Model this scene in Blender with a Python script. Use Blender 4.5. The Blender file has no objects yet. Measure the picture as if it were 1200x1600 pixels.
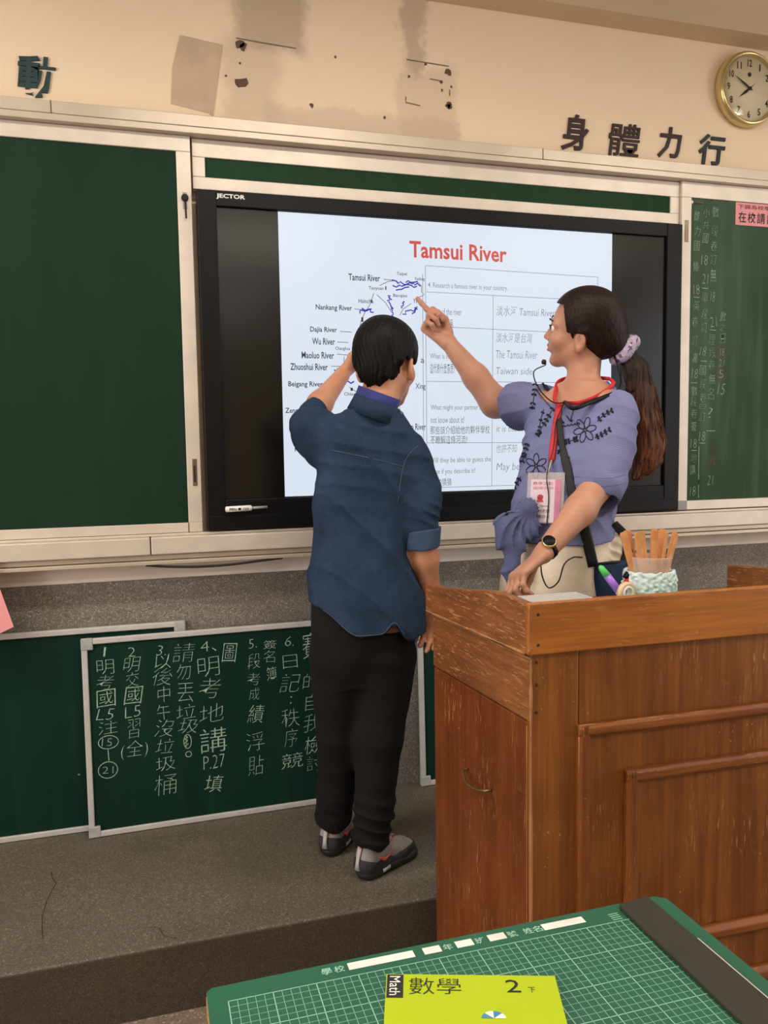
import bpy, math, random
import numpy as np
from mathutils import Vector, Matrix
from mathutils.bvhtree import BVHTree
import openvdb
random.seed(7)
PI = math.pi
SC = bpy.context.scene
COL = SC.collection

# ------------------------------------------------------------------ camera
EYE = Vector((0.0, 0.0, 1.2174))
cam_d = bpy.data.cameras.new('camera')
cam = bpy.data.objects.new('camera', cam_d)
COL.objects.link(cam)
R_ = Vector((0.95886837, -0.2834625, -0.01484816))
U_ = Vector((0.03769553, 0.07531739, 0.99644686))
F_ = Vector((0.28133699, 0.95602108, -0.08290473))
cam.matrix_world = Matrix(((R_.x, U_.x, -F_.x, EYE.x), (R_.y, U_.y, -F_.y, EYE.y), (R_.z, U_.z, -F_.z, EYE.z), (0, 0, 0, 1)))
cam_d.sensor_fit = 'HORIZONTAL'
cam_d.sensor_width = 36
cam_d.lens = 36 * 1262 / 1200
cam_d.clip_start = 0.02
SC.camera = cam
SC.view_settings.view_transform = 'Standard'
SC.view_settings.look = 'None'
SC.view_settings.gamma = 1
SC.view_settings.exposure = 0.0
try:
    SC.view_settings.use_curve_mapping = False
except Exception:
    pass

# ------------------------------------------------------------------ world and lights
W = bpy.data.worlds.new('world')
SC.world = W
W.use_nodes = True
W.node_tree.nodes['Background'].inputs[0].default_value = (0.80, 0.90, 1.0, 1)
W.node_tree.nodes['Background'].inputs[1].default_value = 1.6

def area(name, loc, size, rot, power, col):
    l = bpy.data.lights.new(name, 'AREA')
    l.shape = 'RECTANGLE'
    l.size, l.size_y = size
    l.energy = power
    l.color = col
    o = bpy.data.objects.new(name, l)
    o.location = loc
    o.rotation_euler = rot
    COL.objects.link(o)
    return o
RX0, RX1, RY0, RY1, ZF, ZC = -3.0, 4.6, -5.5, 2.70, -0.173, 2.828
# daylight through the windows in the side walls
area('daylight_right', (RX1 - 0.06, 0.0, 1.75), (3.2, 1.2), (0, PI / 2, 0), 50, (1.0, 0.97, 0.94))
area('daylight_left', (RX0 + 0.06, 0.4, 1.80), (3.2, 1.2), (0, -PI / 2, 0), 66, (1.0, 0.97, 0.93))
LAMPS = [(0.75, -0.75), (0.75, -3.4), (-1.6, -0.75), (3.2, -0.75), (-1.6, -3.4), (3.2, -3.4), (0.6, 1.35), (-1.4, 1.35), (2.5, 1.35)]
LAMP_W = [13, 12, 12, 8, 8, 8, 17, 30, 13]

# ------------------------------------------------------------------ material helpers
class NT:
    def __init__(s, name):
        s.m = bpy.data.materials.new(name)
        s.m.use_nodes = True
        s.t = s.m.node_tree
        s.b = s.t.nodes['Principled BSDF']
    def n(s, typ, **kw):
        x = s.t.nodes.new(typ)
        for k, v in kw.items():
            setattr(x, k, v)
        return x
    def l(s, a, b):
        s.t.links.new(a, b)
    def set(s, x, i, v):
        if hasattr(v, 'is_linked') or isinstance(v, bpy.types.NodeSocket):
            s.l(v, x.inputs[i])
        else:
            x.inputs[i].default_value = v
    def math(s, op, a, b=0.0, clamp=False):
        x = s.n('ShaderNodeMath', operation=op, use_clamp=clamp)
        s.set(x, 0, a); s.set(x, 1, b)
        return x.outputs[0]
    def mix(s, fac, a, b, blend='MIX'):
        x = s.n('ShaderNodeMix', data_type='RGBA', blend_type=blend)
        s.set(x, 0, fac)
        for i, v in ((6, a), (7, b)):
            s.set(x, i, v if isinstance(v, bpy.types.NodeSocket) else (v[0], v[1], v[2], 1))
        return x.outputs[2]
    def coord(s, world=False):
        if world:
            return s.n('ShaderNodeNewGeometry').outputs['Position']
        return s.n('ShaderNodeTexCoord').outputs['Object']
    def mapping(s, co, scale=(1, 1, 1), rot=(0, 0, 0)):
        x = s.n('ShaderNodeMapping')
        s.l(co, x.inputs[0])
        x.inputs['Scale'].default_value = scale
        x.inputs['Rotation'].default_value = rot
        return x.outputs[0]
    def noise(s, co, scale=5, detail=3, rough=0.5):
        x = s.n('ShaderNodeTexNoise')
        s.l(co, x.inputs['Vector'])
        x.inputs['Scale'].default_value = scale
        x.inputs['Detail'].default_value = detail
        x.inputs['Roughness'].default_value = rough
        return x.outputs[0]
    def ramp(s, v, a, b, lo=0.0, hi=1.0):
        x = s.n('ShaderNodeMapRange', interpolation_type='SMOOTHSTEP')
        s.set(x, 0, v)
        x.inputs[1].default_value = a; x.inputs[2].default_value = b
        x.inputs[3].default_value = lo; x.inputs[4].default_value = hi
        return x.outputs[0]
    def bump(s, h, strength=0.3, dist=0.002):
        x = s.n('ShaderNodeBump')
        x.inputs['Strength'].default_value = strength
        x.inputs['Distance'].default_value = dist
        s.l(h, x.inputs['Height'])
        s.l(x.outputs[0], s.b.inputs['Normal'])
    def col(s, v):
        s.set(s.b, 'Base Color', v if isinstance(v, bpy.types.NodeSocket) else (v[0], v[1], v[2], 1))
    def rough(s, v):
        s.set(s.b, 'Roughness', v)

def lin(r, g, b):
    f = lambda c: (c / 255 / 12.92) if c / 255 <= 0.04045 else ((c / 255 + 0.055) / 1.055) ** 2.4
    return (f(r), f(g), f(b))

def simple(name, col, rough=0.5, metal=0.0, var=0.12, nscale=30, bump=0.0, spec=0.5, emit=None):
    t = NT(name)
    co = t.coord()
    n = t.noise(co, nscale, 3)
    d = tuple(c * (1 - var) for c in col)
    u = tuple(min(1, c * (1 + var)) for c in col)
    t.col(t.mix(t.ramp(n, 0.3, 0.7), d, u))
    t.rough(rough)
    t.b.inputs['Metallic'].default_value = metal
    t.b.inputs['Specular IOR Level'].default_value = spec
    if bump:
        t.bump(n, bump, 0.002)
    if emit:
        t.b.inputs['Emission Color'].default_value = (*col, 1)
        t.b.inputs['Emission Strength'].default_value = emit
    return t.m

def wood(name, dark, mid, light, axis='z', worn=0.15, scale=1.0, rough=0.42, seed=0.0):
    t = NT(name)
    co = t.coord()
    a = {'x': (1.2, 30, 30), 'y': (30, 1.2, 30), 'z': (30, 30, 1.2)}[axis]
    b = {'x': (9, 90, 90), 'y': (90, 9, 90), 'z': (90, 90, 9)}[axis]
    add = t.n('ShaderNodeVectorMath', operation='ADD')
    t.l(co, add.inputs[0]); add.inputs[1].default_value = (seed, seed * 0.7, seed * 0.3)
    co = add.outputs[0]
    big = t.noise(t.mapping(co, tuple(x * scale for x in a)), 1.0, 5, 0.6)
    blot = t.noise(co, 3.5, 3)
    c = t.mix(t.ramp(big, 0.32, 0.68), dark, mid)
    c = t.mix(t.ramp(blot, 0.35, 0.75, 0, 0.55), c, light)
    fine = t.noise(t.mapping(co, tuple(x * 4.5 for x in a)), 1.0, 4, 0.65)
    c = t.mix(t.ramp(fine, 0.35, 0.7, 0.0, 0.45), c, tuple(x * 0.62 for x in dark))
    scr = t.noise(t.mapping(co, b), 1.0, 3, 0.65)
    scr2 = t.noise(t.mapping(co, tuple(x * 3.2 for x in b)), 1.0, 2, 0.6)
    patch = t.noise(co, 6, 3, 0.65)
    k = t.math('MULTIPLY', t.ramp(scr, 0.62, 0.69), t.ramp(patch, 0.64 - worn, 0.80 - worn * 0.4))
    k = t.math('MAXIMUM', k, t.math('MULTIPLY', t.ramp(scr2, 0.60, 0.66, 0, 0.7), t.ramp(patch, 0.60 - worn, 0.74 - worn * 0.5)))
    chip = t.ramp(t.noise(co, 95, 2), 0.70, 0.73, 0, 0.8)
    k = t.math('MAXIMUM', k, t.math('MULTIPLY', chip, t.ramp(t.noise(co, 4.3, 2), 0.50, 0.60)))
    c = t.mix(t.math('MULTIPLY', k, 0.75), c, lin(200, 146, 98))
    t.col(c)
    t.rough(t.ramp(k, 0, 1, rough, 0.75))
    t.bump(t.math('SUBTRACT', big, t.math('MULTIPLY', k, 0.5)), 0.15, 0.002)
    return t.m

M = {}
M['steel'] = simple('aluminium_frame', lin(216, 204, 190), 0.42, 0.25, 0.05, 12)
M['steel2'] = simple('aluminium_rail', lin(200, 186, 168), 0.38, 0.3, 0.05, 8)
M['dark'] = simple('dark_gap', lin(35, 30, 26), 0.8)
M['plastic_grey'] = simple('grey_plastic', lin(150, 150, 148), 0.5)
M['white_frame'] = simple('white_painted_frame', lin(196, 192, 188), 0.5, 0.1, 0.06, 20)
M['black'] = simple('black_plastic', (0.004, 0.004, 0.005), 0.45, 0, 0.2, 10, spec=0.2)
M['black_matte'] = simple('black_matte', (0.012, 0.012, 0.013), 0.7, 0, 0.2, 10)
M['white'] = simple('white_paint', lin(238, 236, 230), 0.5, 0, 0.03)
M['chalk'] = simple('chalk', lin(160, 182, 168), 0.95, 0, 0.3, 160)
M['chalk_faint'] = simple('faint_chalk', lin(142, 160, 145), 0.95, 0, 0.3, 160)
M['chalk_red'] = simple('red_chalk', lin(115, 72, 66), 0.95, 0, 0.3, 160)
M['ink'] = simple('black_ink', (0.02, 0.02, 0.022), 0.9, 0, 0.1)
M['screen_ink'] = simple('screen_ink', (0.02, 0.02, 0.025), 0.6, 0, 0.0)

def glow(name, col, s=1.0, var=0.0):
    t = NT(name)
    t.col((0.02, 0.02, 0.02)); t.rough(0.22)
    co = t.coord(True)
    sep = t.n('ShaderNodeSeparateXYZ'); t.l(co, sep.inputs[0])
    t.b.inputs['Emission Color'].default_value = (*col, 1)
    t.b.inputs['Emission Strength'].default_value = s
    return t.m
M['screen'] = glow('lit_screen', lin(216, 226, 240), 1.0)
M['scr_black'] = glow('screen_black_text', lin(45, 48, 55), 1.0)
M['scr_grey'] = glow('screen_grey_text', lin(130, 136, 146), 1.0)
M['scr_line'] = glow('screen_table_line', lin(125, 132, 142), 1.0)
M['scr_red'] = glow('screen_red_title', lin(205, 72, 62), 1.0)
M['scr_blue'] = glow('screen_blue_ink', lin(45, 50, 165), 1.0)

t = NT('screen_glass'); t.col((0.006, 0.0055, 0.005)); t.rough(0.2); t.b.inputs['Specular IOR Level'].default_value = 0.4
M['glass_dark'] = t.m

def board_mat(name, a, b, smear):
    t = NT(name)
    co = t.coord(True)
    n1 = t.noise(t.mapping(co, (1, 1, 0.5)), 2.2, 4)
    n2 = t.noise(t.mapping(co, (14, 1, 1.2)), 1.5, 4)
    c = t.mix(t.ramp(n1, 0.35, 0.7), a, b)
    c = t.mix(t.ramp(n2, 0.45, 0.8, 0, smear), c, lin(120, 140, 118))
    t.col(c)
    t.rough(0.7)
    t.b.inputs['Specular IOR Level'].default_value = 0.14
    return t.m
M['green'] = board_mat('green_chalkboard', lin(22, 46, 34), lin(26, 52, 38), 0.02)
M['green_dusty'] = board_mat('dusty_chalkboard', lin(48, 70, 52), lin(66, 86, 68), 0.25)
M['green_small'] = board_mat('small_chalkboard', lin(9, 42, 33), lin(12, 48, 38), 0.03)
M['green_strip'] = board_mat('strip_chalkboard', lin(28, 56, 36), lin(32, 62, 40), 0.03)

# painted wall with repaired, stained patches
t = NT('painted_wall')
co = t.coord(True)
sep = t.n('ShaderNodeSeparateXYZ'); t.l(co, sep.inputs[0])
nz = t.math('MULTIPLY', t.math('SUBTRACT', t.noise(co, 9, 5, 0.7), 0.5), 0.14)
X = t.math('ADD', sep.outputs[0], nz)
Z = t.math('ADD', sep.outputs[2], nz)
def rectmask(x0, x1, z0, z1, s):
    a = t.math('MULTIPLY', t.ramp(X, x0 - s, x0 + s), t.ramp(X, x1 + s, x1 - s))
    b = t.math('MULTIPLY', t.ramp(Z, z0 - s, z0 + s), t.ramp(Z, z1 + s, z1 - s))
    return t.math('MULTIPLY', a, b)
base = t.mix(t.ramp(t.noise(co, 1.3, 3), 0.3, 0.7), lin(232, 208, 178), lin(238, 215, 186))
pale = lin(214, 188, 160)
g1 = rectmask(0.33, 0.56, 2.49, 2.9, 0.03)
g2 = rectmask(0.885, 0.965, 2.48, 2.9, 0.02)
g3 = rectmask(0.28, 0.46, 2.25, 2.52, 0.04)
g4 = rectmask(0.40, 1.08, 2.20, 2.325, 0.02)
g5 = rectmask(0.87, 1.07, 2.25, 2.50, 0.02)
c = t.mix(t.math('MULTIPLY', g4, 0.45), base, lin(190, 172, 150))
c = t.mix(t.math('MULTIPLY', g3, 0.5), c, lin(190, 170, 146))
c = t.mix(t.math('MULTIPLY', g5, 0.4), c, lin(190, 168, 144))
c = t.mix(t.math('MULTIPLY', g1, 0.8), c, lin(178, 158, 136))
c = t.mix(t.math('MULTIPLY', g2, 0.7), c, lin(176, 156, 134))
t.col(c); t.rough(0.85)
t.bump(t.noise(co, 60, 4), 0.12, 0.003)
M['wall'] = t.m
M['wall_plain'] = simple('plain_wall', lin(222, 200, 172), 0.9, 0, 0.03, 2)
M['beam'] = simple('beam_paint', lin(206, 182, 150), 0.9, 0, 0.03, 2)
M['ledge'] = simple('painted_ledge', lin(238, 226, 216), 0.8, 0, 0.06, 9, 0.15)

def stone(name, a, b, scale, stain):
    t = NT(name)
    co = t.coord(True)
    v = t.n('ShaderNodeTexVoronoi'); t.l(co, v.inputs['Vector']); v.inputs['Scale'].default_value = scale
    sp = t.n('ShaderNodeSeparateColor'); t.l(v.outputs['Color'], sp.inputs[0])
    c = t.mix(sp.outputs[0], a, b)
    c = t.mix(t.ramp(sp.outputs[1], 0.88, 0.9, 0, 0.5), c, tuple(min(1, x * 2.4) for x in b))
    c = t.mix(t.ramp(sp.outputs[2], 0.88, 0.9, 0, 0.5), c, tuple(x * 0.4 for x in a))
    n = t.noise(co, 2.5, 5, 0.6)
    c = t.mix(t.ramp(n, 0.4, 0.75, 0, stain), c, tuple(x * 0.35 for x in a))
    t.col(c); t.rough(0.62)
    t.bump(v.outputs['Distance'], 0.25, 0.002)
    return t.m
M['pebble'] = stone('pebble_wash_wall', lin(108, 102, 96), lin(140, 132, 122), 260, 0.5)
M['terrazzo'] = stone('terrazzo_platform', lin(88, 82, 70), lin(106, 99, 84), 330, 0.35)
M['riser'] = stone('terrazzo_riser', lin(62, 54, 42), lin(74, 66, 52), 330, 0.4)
M['floor'] = stone('terrazzo_floor', lin(110, 96, 82), lin(130, 115, 98), 200, 0.3)

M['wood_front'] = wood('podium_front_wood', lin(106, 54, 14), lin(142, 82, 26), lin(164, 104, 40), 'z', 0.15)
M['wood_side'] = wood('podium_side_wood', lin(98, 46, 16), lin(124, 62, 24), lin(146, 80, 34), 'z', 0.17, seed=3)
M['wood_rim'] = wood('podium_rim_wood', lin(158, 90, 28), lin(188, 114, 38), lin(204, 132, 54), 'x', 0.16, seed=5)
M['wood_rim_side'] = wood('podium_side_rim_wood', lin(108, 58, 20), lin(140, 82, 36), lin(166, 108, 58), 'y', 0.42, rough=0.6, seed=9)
M['wood_mould'] = wood('podium_moulding_wood', lin(112, 56, 16), lin(142, 80, 26), lin(166, 104, 44), 'x', 0.2, seed=2)
M['wood_desk'] = wood('desk_wood', lin(168, 118, 70), lin(190, 140, 88), lin(205, 155, 100), 'x', 0.02)

# skin
def skin(name, c0, c1):
    t = NT(name)
    co = t.coord()
    n = t.noise(co, 14, 3)
    t.col(t.mix(t.ramp(n, 0.3, 0.7), c0, c1))
    t.rough(0.5)
    t.b.inputs['Subsurface Weight'].default_value = 0.12
    t.b.inputs['Subsurface Radius'].default_value = (0.02, 0.008, 0.004)
    t.b.inputs['Subsurface Scale'].default_value = 0.3
    t.bump(t.noise(co, 300, 2), 0.05, 0.0006)
    return t.m
M['skin_boy'] = skin('boy_skin', lin(190, 130, 98), lin(200, 142, 108))
M['skin_lady'] = skin('lady_skin', lin(182, 128, 102), lin(194, 140, 112))
M['lip'] = simple('lips', lin(176, 92, 84), 0.4)

def hair(name, a, b, tipcol=None):
    t = NT(name)
    co = t.coord()
    n = t.noise(t.mapping(co, (150, 150, 9)), 1.0, 4, 0.6)
    c = t.mix(t.ramp(n, 0.35, 0.75), a, b)
    if tipcol:
        sep = t.n('ShaderNodeSeparateXYZ'); t.l(t.coord(True), sep.inputs[0])
        c = t.mix(t.math('MULTIPLY', t.ramp(sep.outputs[2], 1.48, 1.18), t.ramp(n, 0.25, 0.7)), c, tipcol)
    t.col(c); t.rough(0.5)
    t.b.inputs['Specular IOR Level'].default_value = 0.22
    t.bump(n, 0.5, 0.004)
    return t.m
M['hair_black'] = hair('black_hair', (0.004, 0.0035, 0.0035), (0.013, 0.010, 0.009))
M['hair_black'].node_tree.nodes['Principled BSDF'].inputs['Specular IOR Level'].default_value = 0.12
M['hair_brown'] = hair('brown_hair', lin(20, 11, 9), lin(44, 25, 18), lin(120, 70, 42))

def denim():
    t = NT('denim')
    co = t.coord()
    w = t.noise(t.mapping(co, (1, 1, 1)), 900, 2, 0.5)
    n = t.noise(co, 7, 4, 0.6)
    c = t.mix(t.ramp(n, 0.3, 0.72), lin(20, 36, 58), lin(36, 56, 80))
    c = t.mix(t.ramp(w, 0.4, 0.7, 0, 0.28), c, lin(80, 100, 126))
    t.col(c); t.rough(0.85); t.b.inputs['Specular IOR Level'].default_value = 0.2
    cr = t.noise(t.mapping(co, (1, 1, 0.6), (0.3, 0.5, 0)), 16, 3, 0.6)
    t.bump(t.math('ADD', t.math('MULTIPLY', w, 0.05), cr), 0.55, 0.012)
    return t.m
M['denim'] = denim()
M['stitch'] = simple('stitching', lin(78, 92, 112), 0.9)
M['collar_blue'] = simple('royal_blue_lining', lin(38, 44, 108), 0.8, 0, 0.1)
def cloth(name, c, rough=0.9, var=0.15, ns=8, bump=0.25):
    t = NT(name)
    co = t.coord()
    n = t.noise(co, ns, 4)
    f = t.noise(co, 700, 2)
    a = tuple(x * (1 - var) for x in c); b = tuple(min(1, x * (1 + var)) for x in c)
    t.col(t.mix(t.ramp(n, 0.3, 0.7), a, b)); t.rough(rough)
    t.b.inputs['Specular IOR Level'].default_value = 0.25
    t.bump(t.math('ADD', t.math('MULTIPLY', f, 0.06), t.noise(co, 18, 3, 0.6)), 0.4, 0.010)
    return t.m
M['black_pants'] = cloth('black_trousers', (0.0065, 0.006, 0.006))
M['beige_pants'] = cloth('beige_trousers', lin(232, 214, 190))
def striped(name, a, b, rot, scale=520):
    t = NT(name)
    co = t.mapping(t.coord(), (1, 1, 1), rot)
    w = t.n('ShaderNodeTexWave', wave_type='BANDS', bands_direction='Z'); t.l(co, w.inputs[0])
    w.inputs['Scale'].default_value = scale / 6.28
    w.inputs['Distortion'].default_value = 0.15
    c = t.mix(t.ramp(w.outputs[1], 0.35, 0.65), a, b)
    c = t.mix(t.ramp(t.noise(co, 6, 3), 0.3, 0.75, 0, 0.25), c, tuple(x * 0.7 for x in a))
    t.col(c); t.rough(0.85)
    t.b.inputs['Specular IOR Level'].default_value = 0.25
    t.bump(t.math('ADD', t.math('MULTIPLY', t.noise(co, 600, 2), 0.06), t.noise(t.mapping(t.coord(), (1, 1, 0.7), (0.4, 0.3, 0)), 17, 3, 0.6)), 0.45, 0.010)
    return t.m
M['blouse'] = striped('lavender_striped_cotton', lin(94, 98, 142), lin(146, 150, 190), (0.5, 0, 0), 760)
M['bow'] = striped('grey_blue_bow_cotton', lin(74, 80, 114), lin(104, 110, 148), (1.2, 0.4, 0), 900)
M['embroid2'] = simple('lilac_thread', lin(104, 106, 150), 0.8)
M['embroid'] = simple('navy_thread', lin(22, 24, 44), 0.8)
M['red'] = simple('red_ribbon', lin(200, 36, 46), 0.6)
M['navy'] = cloth('navy_pouch', lin(34, 50, 76))

# ------------------------------------------------------------------ object helpers
def tag(o, label=None, cat=None, group=None, kind=None):
    if label: o['label'] = label
    if cat: o['category'] = cat
    if group: o['group'] = group
    if kind: o['kind'] = kind
    return o

def thing(name, label, cat, loc, group=None):
    o = bpy.data.objects.new(name, None)
    o.empty_display_size = 0.05
    o.location = loc
    COL.objects.link(o)
    return tag(o, label, cat, group)

def wloc(o):
    v = Vector((0, 0, 0))
    while o is not None:
        v += o.location
        o = o.parent
    return v

class MB:
    """collects world-space faces, builds one mesh object"""
    def __init__(s):
        s.v = []; s.f = []; s.sm = []
    def add(s, vs, fs, smooth=False):
        o = len(s.v)
        s.v += [tuple(v) for v in vs]
        s.f += [tuple(i + o for i in f) for f in fs]
        s.sm += [smooth] * len(fs)
    def box(s, x0, x1, y0, y1, z0, z1, fn=None):
        vs = [(x, y, z) for x in (x0, x1) for y in (y0, y1) for z in (z0, z1)]
        if fn: vs = [fn(*v) for v in vs]
        s.add(vs, [(0, 1, 3, 2), (4, 6, 7, 5), (0, 4, 5, 1), (2, 3, 7, 6), (0, 2, 6, 4), (1, 5, 7, 3)])
        return s
    def tube(s, pts, r, n=8, flat=None, cap=True):
        P = [Vector(p) for p in pts]
        rs = list(r) if isinstance(r, (list, tuple)) else [r] * len(P)
        if len(rs) != len(P): rs = list(np.interp(np.linspace(0, len(rs) - 1, len(P)), np.arange(len(rs)), rs))
        ref = Vector((0.123, 0.31, 0.94)).normalized() if flat is None else Vector(flat[0]).normalized()
        vs = []
        for i, p in enumerate(P):
            d = (P[min(i + 1, len(P) - 1)] - P[max(i - 1, 0)]).normalized()
            a = ref - d * ref.dot(d)
            if a.length < 1e-4: a = Vector((1, 0, 0)) - d * d.x
            a.normalize(); b = d.cross(a)
            k = 1.0 if flat is None else flat[1]
            for j in range(n):
                t = 2 * PI * j / n
                vs.append(p + a * (math.cos(t) * rs[i] * k) + b * (math.sin(t) * rs[i]))
        fs = []
        for i in range(len(P) - 1):
            for j in range(n):
                fs.append((i * n + j, i * n + (j + 1) % n, (i + 1) * n + (j + 1) % n, (i + 1) * n + j))
        if cap:
            fs.append(tuple(range(n))[::-1]); fs.append(tuple((len(P) - 1) * n + j for j in range(n)))
        s.add(vs, fs, n > 4)
        return s
    def lathe(s, prof, c, ax=(0, 0, 1), n=32, smooth=True, cap=True):
        ax = Vector(ax).normalized()
        a = ax.orthogonal().normalized(); b = ax.cross(a); c = Vector(c)
        vs = []
        for r, h in prof:
            for j in range(n):
                t = 2 * PI * j / n
                vs.append(c + ax * h + a * (math.cos(t) * r) + b * (math.sin(t) * r))
        fs = []
        for i in range(len(prof) - 1):
            for j in range(n):
                fs.append((i * n + j, i * n + (j + 1) % n, (i + 1) * n + (j + 1) % n, (i + 1) * n + j))
        if cap:
            fs.append(tuple(range(n))[::-1]); fs.append(tuple((len(prof) - 1) * n + j for j in range(n)))
        s.add(vs, fs, smooth)
        return s
    def prism(s, poly, h, fn):
        """poly in (u,v), extruded over n from h[0] to h[1]; fn(u,v,n) -> world"""
        k = len(poly)
        vs = [fn(u, v, h[0]) for u, v in poly] + [fn(u, v, h[1]) for u, v in poly]
        fs = [tuple(range(k)), tuple(range(2 * k - 1, k - 1, -1))] + [(i, i + k, (i + 1) % k + k, (i + 1) % k) for i in range(k)]
        s.add(vs, fs)
        return s
    def build(s, name, mat, parent=None, bevel=0.0, label=None, kind=None):
        me = bpy.data.meshes.new(name)
        off = wloc(parent) if parent else Vector((0, 0, 0))
        me.from_pydata([Vector(v) - off for v in s.v], [], s.f)
        me.polygons.foreach_set('use_smooth', s.sm)
        me.materials.append(mat)
        me.validate()
        o = bpy.data.objects.new(name, me)
        COL.objects.link(o)
        import bmesh
        bm = bmesh.new(); bm.from_mesh(me); bmesh.ops.recalc_face_normals(bm, faces=bm.faces); bm.to_mesh(me); bm.free()
        if parent: o.parent = parent
        if bevel:
            b = o.modifiers.new('bevel', 'BEVEL'); b.width = bevel; b.segments = 2; b.limit_method = 'ANGLE'
        if label or kind: tag(o, label, None, None, kind)
        return o

def box(name, x0, x1, y0, y1, z0, z1, mat, parent=None, bevel=0.0, **k):
    return MB().box(x0, x1, y0, y1, z0, z1).build(name, mat, parent, bevel, **k)

def smooth_path(P, n=6):
    P = [Vector(p) for p in P]
    out = []
    for i in range(len(P) - 1):
        a, b, c, d = P[max(i - 1, 0)], P[i], P[i + 1], P[min(i + 2, len(P) - 1)]
        for j in range(n):
            t = j / n
            out.append(0.5 * ((2 * b) + (c - a) * t + (2 * a - 5 * b + 4 * c - d) * t * t + (3 * b - a - 3 * c + d) * t ** 3))
    out.append(P[-1])
    return out

_font_cache = {}
def glyphs(body, offset=0.0, shear=0.0, spacing=1.0):
    key = (body, offset, shear, spacing)
    if key in _font_cache: return _font_cache[key]
    c = bpy.data.curves.new('txt', 'FONT')
    c.body = body; c.size = 1; c.offset = offset; c.shear = shear; c.space_character = spacing
    c.resolution_u = 2
    o = bpy.data.objects.new('txt', c)
    me = o.to_mesh()
    vs = np.array([tuple(v.co)[:2] for v in me.vertices]) if len(me.vertices) else np.zeros((1, 2))
    fs = [tuple(p.vertices) for p in me.polygons]
    o.to_mesh_clear()
    bpy.data.objects.remove(o); bpy.data.curves.remove(c)
    _font_cache[key] = (vs, fs)
    return vs, fs

def put_text(mb, body, rect, fn, n=0.0, offset=0.0, shear=0.0, rot=0.0, spacing=1.0):
    """fit the glyph outline into rect (u0,u1,v0,v1); u1 None keeps the aspect"""
    vs, fs = glyphs(body, offset, shear, spacing)
    lo, hi = vs.min(0), vs.max(0)
    u0, u1, v0, v1 = rect
    sy = (v1 - v0) / max(hi[1] - lo[1], 1e-6)
    sx = sy if u1 is None else (u1 - u0) / max(hi[0] - lo[0], 1e-6)
    q = (vs - lo) * (sx, sy) + (u0, v0)
    if rot:
        c = q.mean(0); co, si = math.cos(rot), math.sin(rot)
        d = q - c
        q = np.stack([d[:, 0] * co - d[:, 1] * si, d[:, 0] * si + d[:, 1] * co], 1) + c
    mb.add([fn(u, v, n) for u, v in q], fs)

def ribbon(mb, pts, w, fn, n=0.0):
    P = [Vector((p[0], p[1])) for p in pts]
    vs = []
    for i, p in enumerate(P):
        d = (P[min(i + 1, len(P) - 1)] - P[max(i - 1, 0)])
        d = d.normalized() if d.length > 1e-9 else Vector((1, 0))
        q = Vector((-d.y, d.x)) * (w / 2)
        vs += [fn(*(p + q), n), fn(*(p - q), n)]
    mb.add(vs, [(2 * i, 2 * i + 1, 2 * i + 3, 2 * i + 2) for i in range(len(P) - 1)])

def ring(cu, cv, ru, rv, n=24, a0=0, a1=2 * PI):
    return [(cu + ru * math.cos(a0 + (a1 - a0) * i / n), cv + rv * math.sin(a0 + (a1 - a0) * i / n)) for i in range(n + 1)]

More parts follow.
